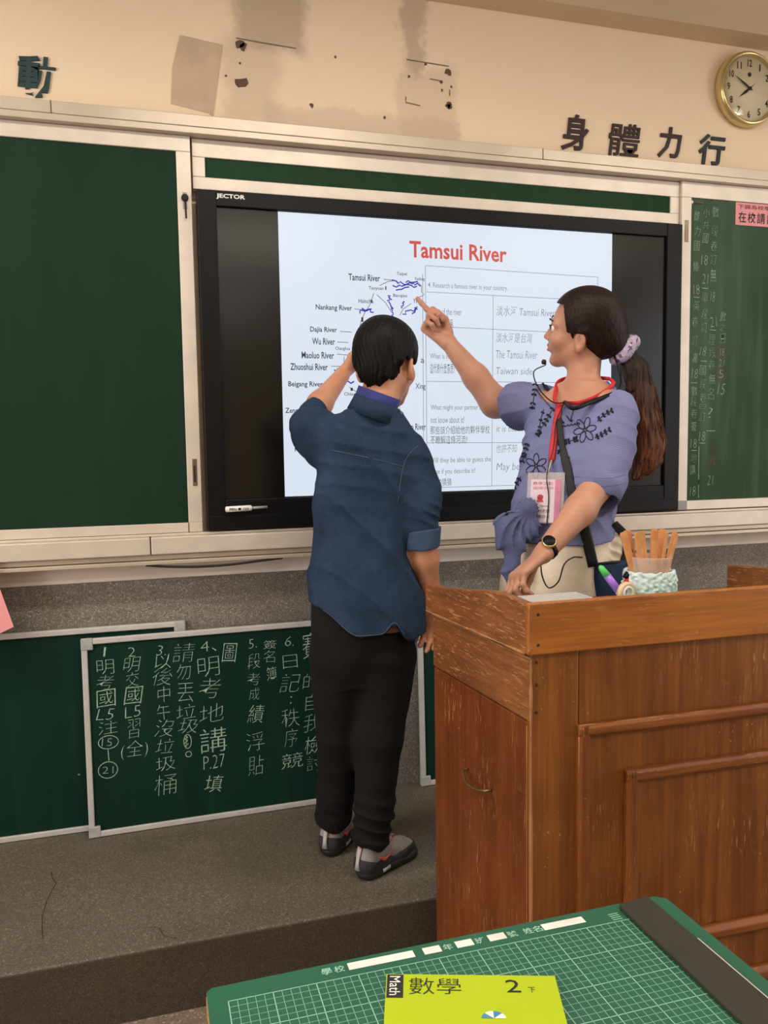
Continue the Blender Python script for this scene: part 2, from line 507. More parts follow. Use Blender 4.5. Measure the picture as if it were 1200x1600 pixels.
# ------------------------------------------------------------------ distance-field modelling of soft bodies
def V3(p): return np.array(p, dtype=np.float32)
class SDF:
    def __init__(s, lo, hi, h):
        s.lo = V3(lo); s.h = h
        s.n = np.ceil((V3(hi) - s.lo) / h).astype(int) + 1
        s.a = np.full(tuple(s.n), 0.12, np.float32)
        s.ax = [(s.lo[i] + np.arange(s.n[i]) * h).astype(np.float32) for i in range(3)]
    def region(s, lo, hi):
        i0 = np.clip(np.floor((V3(lo) - s.lo) / s.h).astype(int), 0, s.n - 1)
        i1 = np.clip(np.ceil((V3(hi) - s.lo) / s.h).astype(int) + 1, 1, s.n)
        sl = tuple(slice(a, max(b, a + 1)) for a, b in zip(i0, i1))
        return sl, s.ax[0][sl[0]][:, None, None], s.ax[1][sl[1]][None, :, None], s.ax[2][sl[2]][None, None, :]
    def comb(s, sl, d, k, op='u'):
        a = s.a[sl]
        if op == 'u':
            h = np.clip(0.5 + 0.5 * (a - d) / k, 0, 1)
            s.a[sl] = a + (d - a) * h - k * h * (1 - h)
        else:  # subtract
            h = np.clip(0.5 - 0.5 * (a + d) / k, 0, 1)
            s.a[sl] = a + (-d - a) * h + k * h * (1 - h)
        return s
    def cone(s, p0, r0, p1, r1, k=0.02, flat=None, op='u'):
        p0, p1 = V3(p0), V3(p1)
        m = max(r0, r1) + k + 0.02
        sl, X, Y, Z = s.region(np.minimum(p0, p1) - m, np.maximum(p0, p1) + m)
        D = p1 - p0; L = float(D @ D) + 1e-9
        x, y, z = X - p0[0], Y - p0[1], Z - p0[2]
        t = np.clip((x * D[0] + y * D[1] + z * D[2]) / L, 0, 1)
        x = x - t * D[0]; y = y - t * D[1]; z = z - t * D[2]
        if flat is not None:
            a = V3(flat[0]); a = a / np.linalg.norm(a); q = (x * a[0] + y * a[1] + z * a[2]) * (1 / flat[1] - 1)
            x = x + q * a[0]; y = y + q * a[1]; z = z + q * a[2]
        d = np.sqrt(x * x + y * y + z * z) - (r0 + (r1 - r0) * t)
        if flat is not None: d = d * min(1.0, flat[1] * 1.3)
        return s.comb(sl, d, k, op)
    def chain(s, pts, k=0.02, flat=None):
        for (p, r), (q, r2) in zip(pts[:-1], pts[1:]): s.cone(p, r, q, r2, k, flat)
        return s
    def ell(s, c, rad, B=None, k=0.02, op='u'):
        B = np.eye(3) if B is None else np.array([tuple(b) for b in B])
        c = V3(c); rad = V3(rad)
        m = float(rad.max()) + k + 0.02
        sl, X, Y, Z = s.region(c - m, c + m)
        x, y, z = X - c[0], Y - c[1], Z - c[2]
        u = [(x * b[0] + y * b[1] + z * b[2]) for b in B]
        k0 = np.sqrt(sum((u[i] / rad[i]) ** 2 for i in range(3)))
        k1 = np.sqrt(sum((u[i] / rad[i] ** 2) ** 2 for i in range(3))) + 1e-6
        return s.comb(sl, k0 * (k0 - 1) / k1, k, op)
    def loft(s, st, ang, k=0.02, p=2.3):
        """st: (z, cx, cy, rx, ry) bottom to top; ang turns the section's axes"""
        st = sorted(st); A = np.array(st, dtype=np.float32)
        z0, z1 = A[0, 0], A[-1, 0]
        m = float(A[:, 3:].max()) + k + 0.03
        lo = (A[:, 1].min() - m, A[:, 2].min() - m, z0 - 0.03 - k); hi = (A[:, 1].max() + m, A[:, 2].max() + m, z1 + 0.03 + k)
        sl, X, Y, Z = s.region(lo, hi)
        zz = Z.ravel()
        # smooth interpolation of the stations
        def ip(j):
            q = np.interp(zz, A[:, 0], A[:, j])
            w = np.interp(zz - 0.015, A[:, 0], A[:, j]) + np.interp(zz + 0.015, A[:, 0], A[:, j])
            return ((q + w) / 3).astype(np.float32)[None, None, :]
        cx, cy, rx, ry = ip(1), ip(2), ip(3), ip(4)
        c, sn = math.cos(ang), math.sin(ang)
        u = (X - cx) * c + (Y - cy) * sn
        v = -(X - cx) * sn + (Y - cy) * c
        q = (np.abs(u / rx) ** p + np.abs(v / ry) ** p) ** (1 / p)
        d = (q - 1) * np.minimum(rx, ry)
        d = np.maximum(d, np.maximum(Z - z1, z0 - Z))
        return s.comb(sl, d, k)
    def near(s, band=0.03):
        idx = np.nonzero(np.abs(s.a) < band)
        return idx, s.ax[0][idx[0]], s.ax[1][idx[1]], s.ax[2][idx[2]]
    def displace(s, fn, band=0.03):
        idx, x, y, z = s.near(band)
        s.a[idx] += fn(x, y, z).astype(np.float32)
        return s
    def cut(s, fn):
        """keep where fn<0"""
        X, Y, Z = s.ax[0][:, None, None], s.ax[1][None, :, None], s.ax[2][None, None, :]
        s.a = np.maximum(s.a, fn(X, Y, Z).astype(np.float32) + 0 * s.a)
        return s
    def mesh(s, name, mat, parent=None, label=None):
        a = np.clip(s.a, -0.06, 0.06)
        a[0], a[-1], a[:, 0], a[:, -1], a[:, :, 0], a[:, :, -1] = (0.06,) * 6
        g = openvdb.FloatGrid(0.06); g.copyFromArray(np.ascontiguousarray(a))
        pts, tris, quads = g.convertToPolygons(0.0, 0.0)
        pts = (pts * s.h + s.lo).astype(np.float32)
        # orientation
        q = quads
        vol = np.einsum('ij,ij->i', pts[q[:, 0]] - pts.mean(0), np.cross(pts[q[:, 1]] - pts[q[:, 0]], pts[q[:, 2]] - pts[q[:, 0]])).sum()
        if vol < 0: q = q[:, ::-1]; tris = tris[:, ::-1]
        off = np.array(wloc(parent)) if parent else np.zeros(3)
        me = bpy.data.meshes.new(name)
        nv, nq, nt = len(pts), len(q), len(tris)
        me.vertices.add(nv); me.vertices.foreach_set('co', (pts - off).astype(np.float32).ravel())
        me.loops.add(nq * 4 + nt * 3)
        me.loops.foreach_set('vertex_index', np.concatenate([q.ravel(), tris.ravel()]).astype(np.int32))
        me.polygons.add(nq + nt)
        me.polygons.foreach_set('loop_start', np.concatenate([np.arange(nq) * 4, nq * 4 + np.arange(nt) * 3]).astype(np.int32))
        me.update(calc_edges=True); me.validate()
        me.polygons.foreach_set('use_smooth', np.ones(len(me.polygons), bool))
        me.materials.append(mat)
        o = bpy.data.objects.new(name, me); COL.objects.link(o)
        if parent: o.parent = parent
        if label: o['label'] = label
        s.bv = None
        return o

def bvh_of(o):
    off = wloc(o)
    me = o.data
    return BVHTree.FromPolygons([v.co + off for v in me.vertices], [tuple(p.vertices) for p in me.polygons])

def wav(seed, n=8, lo=8, hi=40, amp=0.002, stretch=(1, 1, 1)):
    r = np.random.RandomState(seed)
    K = r.normal(size=(n, 3)); K /= np.linalg.norm(K, axis=1)[:, None]
    K *= r.uniform(lo, hi, size=(n, 1)); K *= np.array(stretch)
    ph = r.uniform(0, 6.28, n)
    def f(x, y, z):
        o = 0
        for i in range(n): o = o + np.sin(K[i, 0] * x + K[i, 1] * y + K[i, 2] * z + ph[i])
        return o * (amp / math.sqrt(n))
    return f

def hand(S, W, d, s, n, sc=1.0, curls=None, thumb=None, k=0.006, rf=0.0082, wr=0.024):
    """W wrist, d towards the fingers, s from index to little finger, n palm side"""
    W, d, s, n = (np.array(v, float) for v in (W, d, s, n))
    d /= np.linalg.norm(d); s = s - d * (s @ d); s /= np.linalg.norm(s); n2 = np.cross(d, s); n2 = n2 if n2 @ n > 0 else -n2; n = n2
    offs = [-0.030, -0.010, 0.010, 0.028]; base = [0.086, 0.090, 0.086, 0.078]
    L = [(0.042, 0.025, 0.020), (0.046, 0.029, 0.021), (0.042, 0.027, 0.020), (0.034, 0.020, 0.018)]
    curls = curls or [(0.3, 0.4, 0.3)] * 4
    tips = []
    for i in range(4):
        m = W + d * base[i] * sc + s * offs[i] * sc
        S.cone(W + s * offs[i] * 0.45 * sc + d * 0.005, wr * 0.72 * sc, m, 0.0135 * sc, 0.014, flat=(n, 0.8))
        p = m; a = 0.0; sp = offs[i] * 2.0
        r = rf * sc * (0.9 if i == 3 else 1.0)
        for j in range(3):
            a += curls[i][j]
            dirn = (d + s * sp * (1 if j == 0 else 0.6)) * math.cos(a) + n * math.sin(a)
            dirn /= np.linalg.norm(dirn)
            q = p + dirn * L[i][j] * sc
            S.cone(p, r * (1.12 - 0.08 * j), q, r * (1.02 - 0.1 * j), k)
            p = q
        tips.append(p)
    th = thumb or (-0.75, 0.65, 0.25)
    if not hasattr(th[0], '__len__'):
        th = ((th[0], th[1], th[2]), (th[0] * 0.45, th[1] + 0.5, th[2] + 0.15), (th[0] * 0.35, th[1] + 0.5, th[2] + 0.35))
    b = W + d * 0.022 * sc - s * 0.022 * sc + n * 0.008
    for (cs, cd, cn), L_, ra, rb in zip(th, (0.042, 0.032, 0.024), (0.0150, 0.0112, 0.0098), (0.0115, 0.0098, 0.0082)):
        v = s * cs + d * cd + n * cn; v /= np.linalg.norm(v)
        e = b + v * L_ * sc
        S.cone(b, ra * sc, e, rb * sc, 0.007)
        b = e
    return tips

def frame_of(f, up=(0, 0, 1)):
    f = np.array(f, float); f /= np.linalg.norm(f)
    r = np.cross(f, up); r /= np.linalg.norm(r)
    u = np.cross(r, f)
    return f, r, u

def head(S, C, f, sc=1.0, tilt=0.0, neck=None, nr=0.05):
    f, r, u = frame_of(f)
    f, r, u = frame_of(f, np.array((0, 0, 1.0)) - tilt * r)
    C = np.array(C, float)
    B = (f, r, u)
    P = lambda a, b, c: C + (f * a + r * b + u * c) * sc
    S.ell(P(-0.014, 0, 0.030), V3((0.094, 0.074, 0.084)) * sc, B, 0.03)
    S.ell(P(0.026, 0, -0.030), V3((0.064, 0.060, 0.082)) * sc, B, 0.03)
    for q in (-1, 1):
        S.cone(P(-0.002, q * 0.050, -0.055), 0.018 * sc, P(0.062, q * 0.012, -0.098), 0.016 * sc, 0.025)
        S.ell(P(0.060, q * 0.036, -0.030), V3((0.024, 0.024, 0.024)) * sc, B, 0.02)
        S.cone(P(0.076, q * 0.016, 0.018), 0.010 * sc, P(0.068, q * 0.044, 0.016), 0.009 * sc, 0.014)
        # ear
        E = P(-0.008, q * 0.078, -0.026)
        eb = (f * 0.90 - r * q * 0.43, r * q * 0.90 + f * 0.43, u)
        S.ell(E, V3((0.0185, 0.0095, 0.031)) * sc, eb, 0.006); S.ell(E + (-u * 0.022 + f * 0.003) * sc, V3((0.010, 0.008, 0.012)) * sc, eb, 0.006)
        S.ell(E + (r * q * 0.0095 + u * 0.004 + f * 0.003) * sc, V3((0.0105, 0.0075, 0.019)) * sc, eb, 0.003, 's')
        S.ell(P(0.089, q * 0.031, 0.002), V3((0.012, 0.016, 0.010)) * sc, B, 0.012, 's')
    S.cone(P(0.080, 0, 0.008), 0.008 * sc, P(0.101, 0, -0.028), 0.0095 * sc, 0.010)
    for q in (-1, 1): S.ell(P(0.090, q * 0.010, -0.033), V3((0.010, 0.008, 0.007)) * sc, B, 0.006)
    S.ell(P(0.083, 0, -0.058), V3((0.014, 0.024, 0.016)) * sc, B, 0.012)
    S.ell(P(0.070, 0, -0.100), V3((0.017, 0.020, 0.014)) * sc, B, 0.014)
    if neck is not None:
        S.cone(P(-0.022, 0, -0.05), nr * 0.98, neck, nr * 1.08, 0.03)
    return P, B

# ================================================================== ROOM
def struct(name, mb, mat, parent=None, bevel=0.0):
    return mb.build(name, mat, parent, bevel, kind=None if parent else 'structure')
YW = 2.70
wall_front = struct('wall_front', MB().box(RX0, RX1, YW, YW + 0.15, ZF, ZC + 0.1), M['wall'])
struct('floor', MB().box(RX0, RX1, RY0, YW, ZF - 0.1, ZF), M['floor'])
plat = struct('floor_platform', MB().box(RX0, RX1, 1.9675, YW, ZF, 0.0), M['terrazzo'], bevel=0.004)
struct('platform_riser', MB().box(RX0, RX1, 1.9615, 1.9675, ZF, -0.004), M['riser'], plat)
struct('ceiling', MB().box(RX0, RX1, RY0, YW, ZC + 0.012, ZC + 0.1), M['wall_plain'])
ceil_o = bpy.data.objects['ceiling']
M['tile'] = simple('ceiling_tile', lin(168, 150, 126), 0.9, 0, 0.08, 120, 0.2)
first = None
for i in range(12):
    for j in range(3):
        x = RX0 + 0.1 + i * 0.6; y = 2.55 - 0.03 - j * 0.6
        if first is None:
            first = MB().box(x + 0.004, x + 0.596, y - 0.592, y, ZC, ZC + 0.013).build('ceiling_tile', M['tile'], ceil_o, 0.003)
            fx, fy = x, y
        else:
            o = first.copy(); o.location = (x - fx, y - fy, 0); COL.objects.link(o); o.parent = ceil_o
# beam above the board wall
struct('trim_1', MB().box(RX0, RX1, 2.598, YW, 2.712, ZC + 0.02), M['beam'])
# stone wainscot and painted ledge under the chalk tray
struct('baseboard_front', MB().box(RX0, RX1, 2.690, YW, 0.0, 0.797), M['pebble'])
struct('trim_2', MB().box(RX0, RX1, 2.684, YW, 0.797, 0.87), M['ledge'], bevel=0.003)
# side and back walls with window openings
def side_wall(name, x0, x1, wy0, wy1, wz0, wz1, idx):
    m = MB()
    m.box(x0, x1, RY0, YW, ZF, wz0); m.box(x0, x1, RY0, YW, wz1, ZC)
    m.box(x0, x1, RY0, wy0, wz0, wz1); m.box(x0, x1, wy1, YW, wz0, wz1)
    struct(name, m, M['wall_plain'])
    xc = (x0 + x1) / 2
    w = struct('window_%d' % idx, MB().box(xc - 0.03, xc + 0.03, wy0, wy1, wz0, wz0 + 0.05).box(xc - 0.03, xc + 0.03, wy0, wy1, wz1 - 0.05, wz1), M['steel'])
    n = 4
    for i in range(n + 1):
        y = wy0 + (wy1 - wy0) * i / n
        box('window_frame', xc - 0.03, xc + 0.03, y - 0.025, y + 0.025, wz0 + 0.05, wz1 - 0.05, M['steel'], w)
        if i < n:
            y2 = wy0 + (wy1 - wy0) * (i + 1) / n
            box('window_pane', xc - 0.004, xc + 0.004, y + 0.025, y2 - 0.025, wz0 + 0.05, wz1 - 0.05, M['pane'], w)
t = NT('window_glass')
tr = t.n('ShaderNodeBsdfTransparent'); gl = t.n('ShaderNodeBsdfGlossy'); gl.inputs['Roughness'].default_value = 0.03
mx = t.n('ShaderNodeMixShader'); mx.inputs[0].default_value = 0.06
t.l(tr.outputs[0], mx.inputs[1]); t.l(gl.outputs[0], mx.inputs[2]); t.l(mx.outputs[0], t.t.nodes['Material Output'].inputs[0])
M['pane'] = t.m
side_wall('wall_right', RX1, RX1 + 0.15, -3.9, 2.0, 1.1, 2.4, 1)
side_wall('wall_left', RX0 - 0.15, RX0, -3.9, 2.0, 1.1, 2.4, 2)
struct('wall_back', MB().box(RX0 - 0.15, RX1 + 0.15, RY0 - 0.15, RY0, ZF, ZC), M['wall_plain'])

# ceiling lights
M['tube'] = simple('lamp_tube', (1.0, 0.93, 0.82), 0.4, emit=5.0, var=0)
LAMP_N = ['white twin-tube ceiling lamp %s' % q for q in ('above the student desk', 'in the back row, middle', 'in the middle row by the left windows', 'in the middle row by the right windows', 'in the back row by the left windows', 'in the back row by the right windows', 'nearest the lit screen', 'nearest the left chalkboard', 'nearest the right chalkboard')]
for i, (x, y) in enumerate(LAMPS):
    zc = ZC - 0.05
    t_ = thing('ceiling_light', LAMP_N[i], 'lamp', (x, y, zc), 'ceiling tube lamps')
    MB().box(x - 0.6, x + 0.6, y - 0.09, y + 0.09, zc, ZC).build('housing', M['white'], t_, 0.004)
    for q in (-0.045, 0.045):
        MB().tube([(x - 0.57, y + q, zc - 0.02), (x + 0.57, y + q, zc - 0.02)], 0.013, 8).build('lamp_tube', M['tube'], t_)
    area('lamp_light', (x, y, zc - 0.05), (1.15, 0.16), (0, 0, 0), LAMP_W[i], (1.0, 0.92, 0.82))

# ================================================================== BOARD WALL
# upper track rail (a grooved aluminium channel) and lower chalk tray
rail = thing('track_rail', 'grooved aluminium track rail running above the chalkboards', 'rail', (0.9, 2.66, 2.2))
MB().box(-1.6, 3.6, 2.615, 2.6995, 2.176, 2.196).box(-1.6, 3.6, 2.622, 2.6995, 2.199, 2.235).build('channel', M['steel2'], rail, 0.002)
MB().box(-1.6, 3.6, 2.625, 2.69, 2.195, 2.200).build('groove', M['dark'], rail)
MB().box(-0.226, -0.224, 2.6208, 2.63, 2.176, 2.235).build('joint', M['dark'], rail)
MB().box(1.366, 1.368, 2.6208, 2.63, 2.176, 2.235).build('joint', M['dark'], rail)
tray = thing('chalk_tray', 'long aluminium chalk tray rail running below the chalkboards', 'tray', (0.9, 2.63, 0.85))
MB().box(-1.6, 0.0055, 2.598, 2.684, 0.886, 0.940).build('tray_face', M['steel'], tray, 0.003)
MB().box(0.0085, 3.6, 2.600, 2.684, 0.886, 0.940).build('tray_face', M['steel'], tray, 0.003)
MB().box(-1.6, 3.6, 2.615, 2.699, 0.868, 0.884).build('tray_lip', M['steel2'], tray, 0.002)
MB().box(-1.6, 3.6, 2.602, 2.699, 0.854, 0.866).build('tray_lip', M['steel2'], tray, 0.002)
MB().box(-1.6, 3.6, 2.63, 2.69, 0.862, 0.89).build('groove', M['dark'], tray)
MB().box(-1.6, 3.6, 2.628, 2.699, 0.9405, 0.9475).build('top_lip', M['steel'], tray, 0.001)

def chalkboard(name, label, x0, x1, z0, z1, yf, gx0, gx1, gz0, gz1, mat):
    t_ = thing(name, label, 'chalkboard', ((x0 + x1) / 2, yf + 0.02, z0))
    # frame members, mitred by small laps
    MB().box(x0, gx0, yf, yf + 0.03, gz0, gz1).build('frame_member', M['steel'], t_, 0.002)
    MB().box(gx1, x1, yf, yf + 0.03, gz0, gz1).build('frame_member', M['steel'], t_, 0.002)
    MB().box(x0, x1, yf, yf + 0.03, gz1, z1).build('frame_member', M['steel'], t_, 0.002)
    MB().box(x0, x1, yf, yf + 0.03, z0, gz0).build('frame_member', M['steel'], t_, 0.002)
    MB().box(gx0 - 0.003, gx1 + 0.003, yf + 0.006, yf + 0.026, gz0 - 0.003, gz1 + 0.003).build('writing_surface', mat, t_)
    return t_

cbL = chalkboard('chalkboard', 'large clean green sliding chalkboard left of the lit screen', -1.45, 0.170, 0.9485, 2.1755, 2.640, -1.40, 0.1265, 0.979, 2.128, M['green'])
MB().box(0.1425, 0.1555, 2.6385, 2.641, 1.955, 2.005).build('lock_plate', M['plastic_grey'], cbL)
MB().lathe([(0.011, 0), (0.011, 0.006), (0.007, 0.009)], (0.149, 2.639, 1.988), (0, -1, 0), 14).build('lock_cylinder', M['dark'], cbL)
MB().tube([(0.1495, 2.633, 1.975), (0.151, 2.630, 1.925)], 0.0028, 6).build('key', M['dark'], cbL)
h = MB().box(0.1435, 0.1575, 2.6375, 2.641, 1.096, 1.182)
h.build('finger_pull', simple('worn_brass', lin(120, 104, 84), 0.4, 0.6), cbL, 0.003, label='worn brass finger pull with dark slot')
MB().box(0.147, 0.153, 2.6365, 2.638, 1.108, 1.160).build('pull_slot', M['dark'], cbL)
MB().box(0.125, 0.127, 2.6385, 2.641, 0.949, 0.979).build('corner_joint', M['dark'], cbL)

hs = chalkboard('chalkboard', 'narrow green chalkboard strip above the lit screen', 0.1755, 1.9465, 2.022, 2.1745, 2.652, 0.2145, 1.907, 2.060, 2.120, M['green_strip'])

cbR = chalkboard('chalkboard', 'large dusty green chalkboard with chalk columns right of the screen', 1.9475, 3.55, 0.951, 2.1755, 2.640, 1.991, 3.50, 0.986, 2.119, M['green_dusty'])
MB().box(1.962, 1.978, 2.6375, 2.641, 1.955, 2.035).build('finger_pull', simple('beige_pull', lin(160, 142, 116), 0.5), cbR, 0.004)
MB().box(1.9485, 1.9905, 2.6385, 2.641, 0.953, 0.985).build('corner_cap', M['plastic_grey'], cbR, 0.002)

# chalk writing on the right board, one part per column
fb = lambda u, v, n: (u, 2.6455 - n, v)
def column(parent, x, items, w, hh, mat, fn, name='chalk_writing', n=0.0, jit=0.003):
    rr = random.Random(int(x * 1000) + len(items))
    for it in items:
        mb = MB()
        ch, z = it[0], it[1]
        ww = it[2] if len(it) > 2 else w; h2 = it[3] if len(it) > 3 else hh
        dx = rr.uniform(-jit, jit)
        cx = x + dx + (it[4] if len(it) > 4 else 0)
        if ch == '|': ribbon(mb, [(cx, z + h2 / 2), (cx + 0.001, z - h2 / 2)], 0.0028, fn, n)
        elif ch == '-': ribbon(mb, [(cx - ww / 2, z + .001), (cx + ww / 2, z)], 0.0028, fn, n)
        elif ch == 'O': ribbon(mb, ring(cx, z, ww / 2, h2 / 2, 22, 0.3, 6.8), 0.0022, fn, n)
        else: put_text(mb, ch, (cx - ww / 2, cx + ww / 2, z - h2 / 2, z + h2 / 2), fn, n, offset=-0.012 if ch in '圖簿賽簽競檢講績數國無嘉譯條魏填' else -0.022, shear=rr.uniform(-0.05, 0.22), rot=rr.uniform(-0.10, 0.10))
        mb.build('chalk_line' if ch in '|-O' else 'chalk_character', mat, parent)
column(cbR, 2.020, [('魏', 2.055), ('力', 2.000), ('國', 1.945), ('條', 1.87), ('18', 1.785), ('-', 1.755), ('英', 1.725), ('卷', 1.665), ('訂', 1.595), ('嘉', 1.53), ('18', 1.47), ('-', 1.435), ('數', 1.405), ('段', 1.365), ('卷', 1.32), ('簽', 1.27), ('18', 1.205), ('-', 1.178), ('地', 1.150), ('講', 1.105), ('18', 1.022)], 0.026, 0.036, M['chalk_faint'], fb)
column(cbR, 2.058, [('小', 2.070), ('共', 2.025, 0.028, 0.03), ('國', 1.975), ('18', 1.895), ('21', 1.825), ('-', 1.790), ('單', 1.757), ('段', 1.695), ('訂', 1.645), ('18', 1.555), ('-', 1.517), ('國', 1.483), ('段', 1.432), ('卷', 1.380), ('四', 1.345, 0.028, 0.02), ('訂', 1.308), ('18', 1.232), ('-', 1.205), ('|', 1.12, 0.02, 0.15, -0.013), ('|', 1.03, 0.02, 0.07, -0.013)], 0.028, 0.036, M['chalk_faint'], fb)
column(cbR, 2.098, [('數', 2.075), ('段', 2.005), ('卷', 1.95), ('訂', 1.90), ('無', 1.84, 0.026, 0.05), ('18', 1.76, 0.02), ('21', 1.665), ('-', 1.635), ('理', 1.600), ('段', 1.552), ('卷', 1.505), ('無', 1.450), ('名', 1.395, 0.03, 0.045), ('?', 1.322, 0.02), ('-', 1.252, 0.04), ('21', 1.062, 0.028)], 0.028, 0.038, M['chalk_faint'], fb)
column(cbR, 2.141, [('數', 1.688), ('之', 1.648, 0.02, 0.03), ('圓', 1.605), ('18', 1.553, 0.02, 0.028), ('21', 1.512, 0.026, 0.026), ('5', 1.470, 0.02, 0.03), ('15', 1.412, 0.034, 0.042)], 0.028, 0.036, M['chalk_faint'], fb)
column(cbR, 2.143, [('O', 1.553, 0.043, 0.05), ('O', 1.470, 0.04, 0.056), ('是', 1.185, 0.02, 0.035, -0.035), ('數', 1.135, 0.03, 0.04, -0.035)], 0.03, 0.036, M['chalk_red'], fb)
# pink notice
nt = thing('paper_notice', 'pink paper notice with black writing taped on the right chalkboard', 'notice', (2.28, 2.645, 2.03))
M['pink'] = simple('pink_paper', lin(226, 150, 152), 0.8, 0, 0.04, 6)
MB().box(2.190, 2.46, 2.6440, 2.6450, 2.033, 2.117).build('sheet', M['pink'], nt)
mb = MB(); fn_ = lambda u, v, n: (u, 2.6434 - n, v)
put_text(mb, '在', (2.203, 2.238, 2.043, 2.083), fn_, 0, 0.01); put_text(mb, '校', (2.245, 2.281, 2.043, 2.083), fn_, 0, 0.01)
put_text(mb, '請', (2.288, 2.326, 2.043, 2.083), fn_, 0, 0.01); put_text(mb, '說', (2.334, 2.37, 2.043, 2.083), fn_, 0, 0.01); put_text(mb, '國', (2.378, 2.412, 2.043, 2.083), fn_, 0, 0.01)
mb.build('black_lettering', M['ink'], nt)
mb = MB(); put_text(mb, '下課為校學校師', (2.20, 2.41, 2.094, 2.110), fn_, 0, 0.005)
mb.build('red_lettering', simple('dark_red_ink', lin(120, 48, 50), 0.8), nt)
# small hook with suction cup in the board corner
hk = thing('suction_hook', 'tiny clear suction hook at top corner of right chalkboard', 'hook', (2.0, 2.635, 2.10))
MB().lathe([(0.007, 0), (0.006, 0.003), (0.003, 0.006)], (1.994, 2.6455, 2.103), (0, -1, 0), 14).build('cup', M['white'], hk)
MB().tube([(1.994, 2.641, 2.103), (2.02, 2.640, 2.1025), (2.045, 2.640, 2.101)], 0.0015, 6).build('stem', simple('copper_stem', lin(150, 90, 60), 0.4), hk)

# ------------------------------------------------------------------ interactive display
tv = thing('interactive_display', 'large black interactive whiteboard display showing a slide about a river', 'screen', (1.05, 2.66, 0.953))
yb, yg = 2.618, 2.630
bx = dict(x0=0.184, x1=1.937, z0=0.9535, z1=2.0125)
gx0, gx1, gz0, gz1 = 0.243, 1.872, 1.050, 1.965
MB().box(bx['x0'], gx0, yb, 2.664, bx['z0'], bx['z1']).box(gx1, bx['x1'], yb, 2.664, bx['z0'], bx['z1']).box(gx0, gx1, yb, 2.664, gz1, bx['z1']).box(gx0, gx1, yb, 2.664, bx['z0'], gz0).build('bezel', M['black'], tv, 0.003)
MB().box(gx0 + 0.001, gx1 - 0.001, yg, 2.66, gz0 + 0.001, gz1 - 0.001).build('glass_panel', M['glass_dark'], tv)
MB().box(bx['x0'] + 0.012, bx['x1'] - 0.02, yb - 0.004, yb + 0.004, 0.957, 0.998).build('lower_ledge', M['black'], tv, 0.002)
SX0, SX1, SZ0, SZ1 = 0.436, 1.648, 1.053, 1.9635
MB().box(SX0, SX1, yg - 0.0008, yg + 0.002, SZ0, SZ1).build('slide', M['screen'], tv, label='bright bluish white slide area')
fs = lambda u, v, n: (u, yg - 0.0012 - n, v)
def say(name, body, rect, off, mat, shear=0.0):
    m_ = MB(); put_text(m_, body, rect, fs, 0, off, shear); return m_.build(name, M[mat], tv)
mb = MB(); put_text(mb, 'Tamsui River', (0.876, 1.232, 1.842, 1.897), fs, 0, 0.022)
mb.build('slide_title', M['scr_red'], tv)
mb = MB()
for s_, xe, z, w_ in [('Tamsui River', 0.772, 1.767, 0.108), ('Nankang River', 0.674, 1.664, 0.122), ('Dajia River', 0.622, 1.592, 0.090), ('Wu River', 0.614, 1.556, 0.076), ('Maoluo River', 0.610, 1.511, 0.108), ('Zhuoshui River', 0.588, 1.473, 0.124), ('Beigang River', 0.570, 1.415, 0.114), ('Zengwen River', 0.568, 1.329, 0.124), ('Kaoping River', 0.590, 1.203, 0.118)]:
    say('river_name', s_, (xe - w_, xe, z - 0.009, z + 0.013), 0.016, 'scr_black')
say('river_name', 'Xing', (0.892, 0.928, 1.400, 1.424), 0.004, 'scr_black'); say('river_name', 'un River', (0.866, 0.928, 1.266, 1.288), 0.008, 'scr_black')
say('river_name', 'a', (0.912, 0.925, 1.493, 1.507), 0.004, 'scr_black')
mb = MB()
for s_, x, z, w_ in [('Taipei', 0.848, 1.786, 0.036), ('Keelung', 0.912, 1.772, 0.034), ('Taoyuan', 0.758, 1.735, 0.052), ('Banqiao', 0.842, 1.714, 0.05), ('Yilan', 0.902, 1.70, 0.03), ('Hsinchu', 0.722, 1.693, 0.05), ('Changhua', 0.640, 1.535, 0.05), ('Chiayi', 0.662, 1.386, 0.04)]:
    say('city_name', s_, (x - w_ / 2, x + w_ / 2, z - 0.007, z + 0.007), 0.008, 'scr_black')
mb = MB()
for P_ in ([(0.785, 1.766), (0.825, 1.764), (0.835, 1.752)], [(0.682, 1.666), (0.725, 1.664)], [(0.632, 1.592), (0.672, 1.590)], [(0.622, 1.557), (0.66, 1.556)], [(0.62, 1.518), (0.665, 1.514)], [(0.60, 1.478), (0.64, 1.478)],
           [(0.77, 1.745), (0.80, 1.760), (0.83, 1.764)], [(0.905, 1.762), (0.918, 1.75), (0.917, 1.73), (0.928, 1.722), (0.915, 1.715), (0.903, 1.712)], [(0.75, 1.72), (0.742, 1.70), (0.735, 1.68), (0.72, 1.66), (0.705, 1.63), (0.698, 1.60)], [(0.76, 1.715), (0.79, 1.69), (0.81, 1.66)], [(0.88, 1.69), (0.85, 1.67), (0.84, 1.65)],
           [(0.645, 1.51), (0.642, 1.48), (0.625, 1.462), (0.622, 1.44)], [(0.66, 1.41), (0.675, 1.40), (0.685, 1.395)]):
    m_ = MB(); ribbon(m_, P_, 0.0018, fs); m_.build('map_line', M['scr_black'], tv)
mb.box(0.7895, 0.7935, yg - 0.0014, yg - 0.0010, 1.732, 1.744).box(0.738, 0.744, yg - 0.0014, yg - 0.0010, 1.688, 1.698).box(0.705, 0.712, yg - 0.0014, yg - 0.001, 1.625, 1.640).box(0.664, 0.672, yg - 0.0014, yg - 0.001, 1.398, 1.408)
mb.build('map_dots', M['scr_black'], tv, kind='stuff')
mb = MB(); rr = random.Random(3)
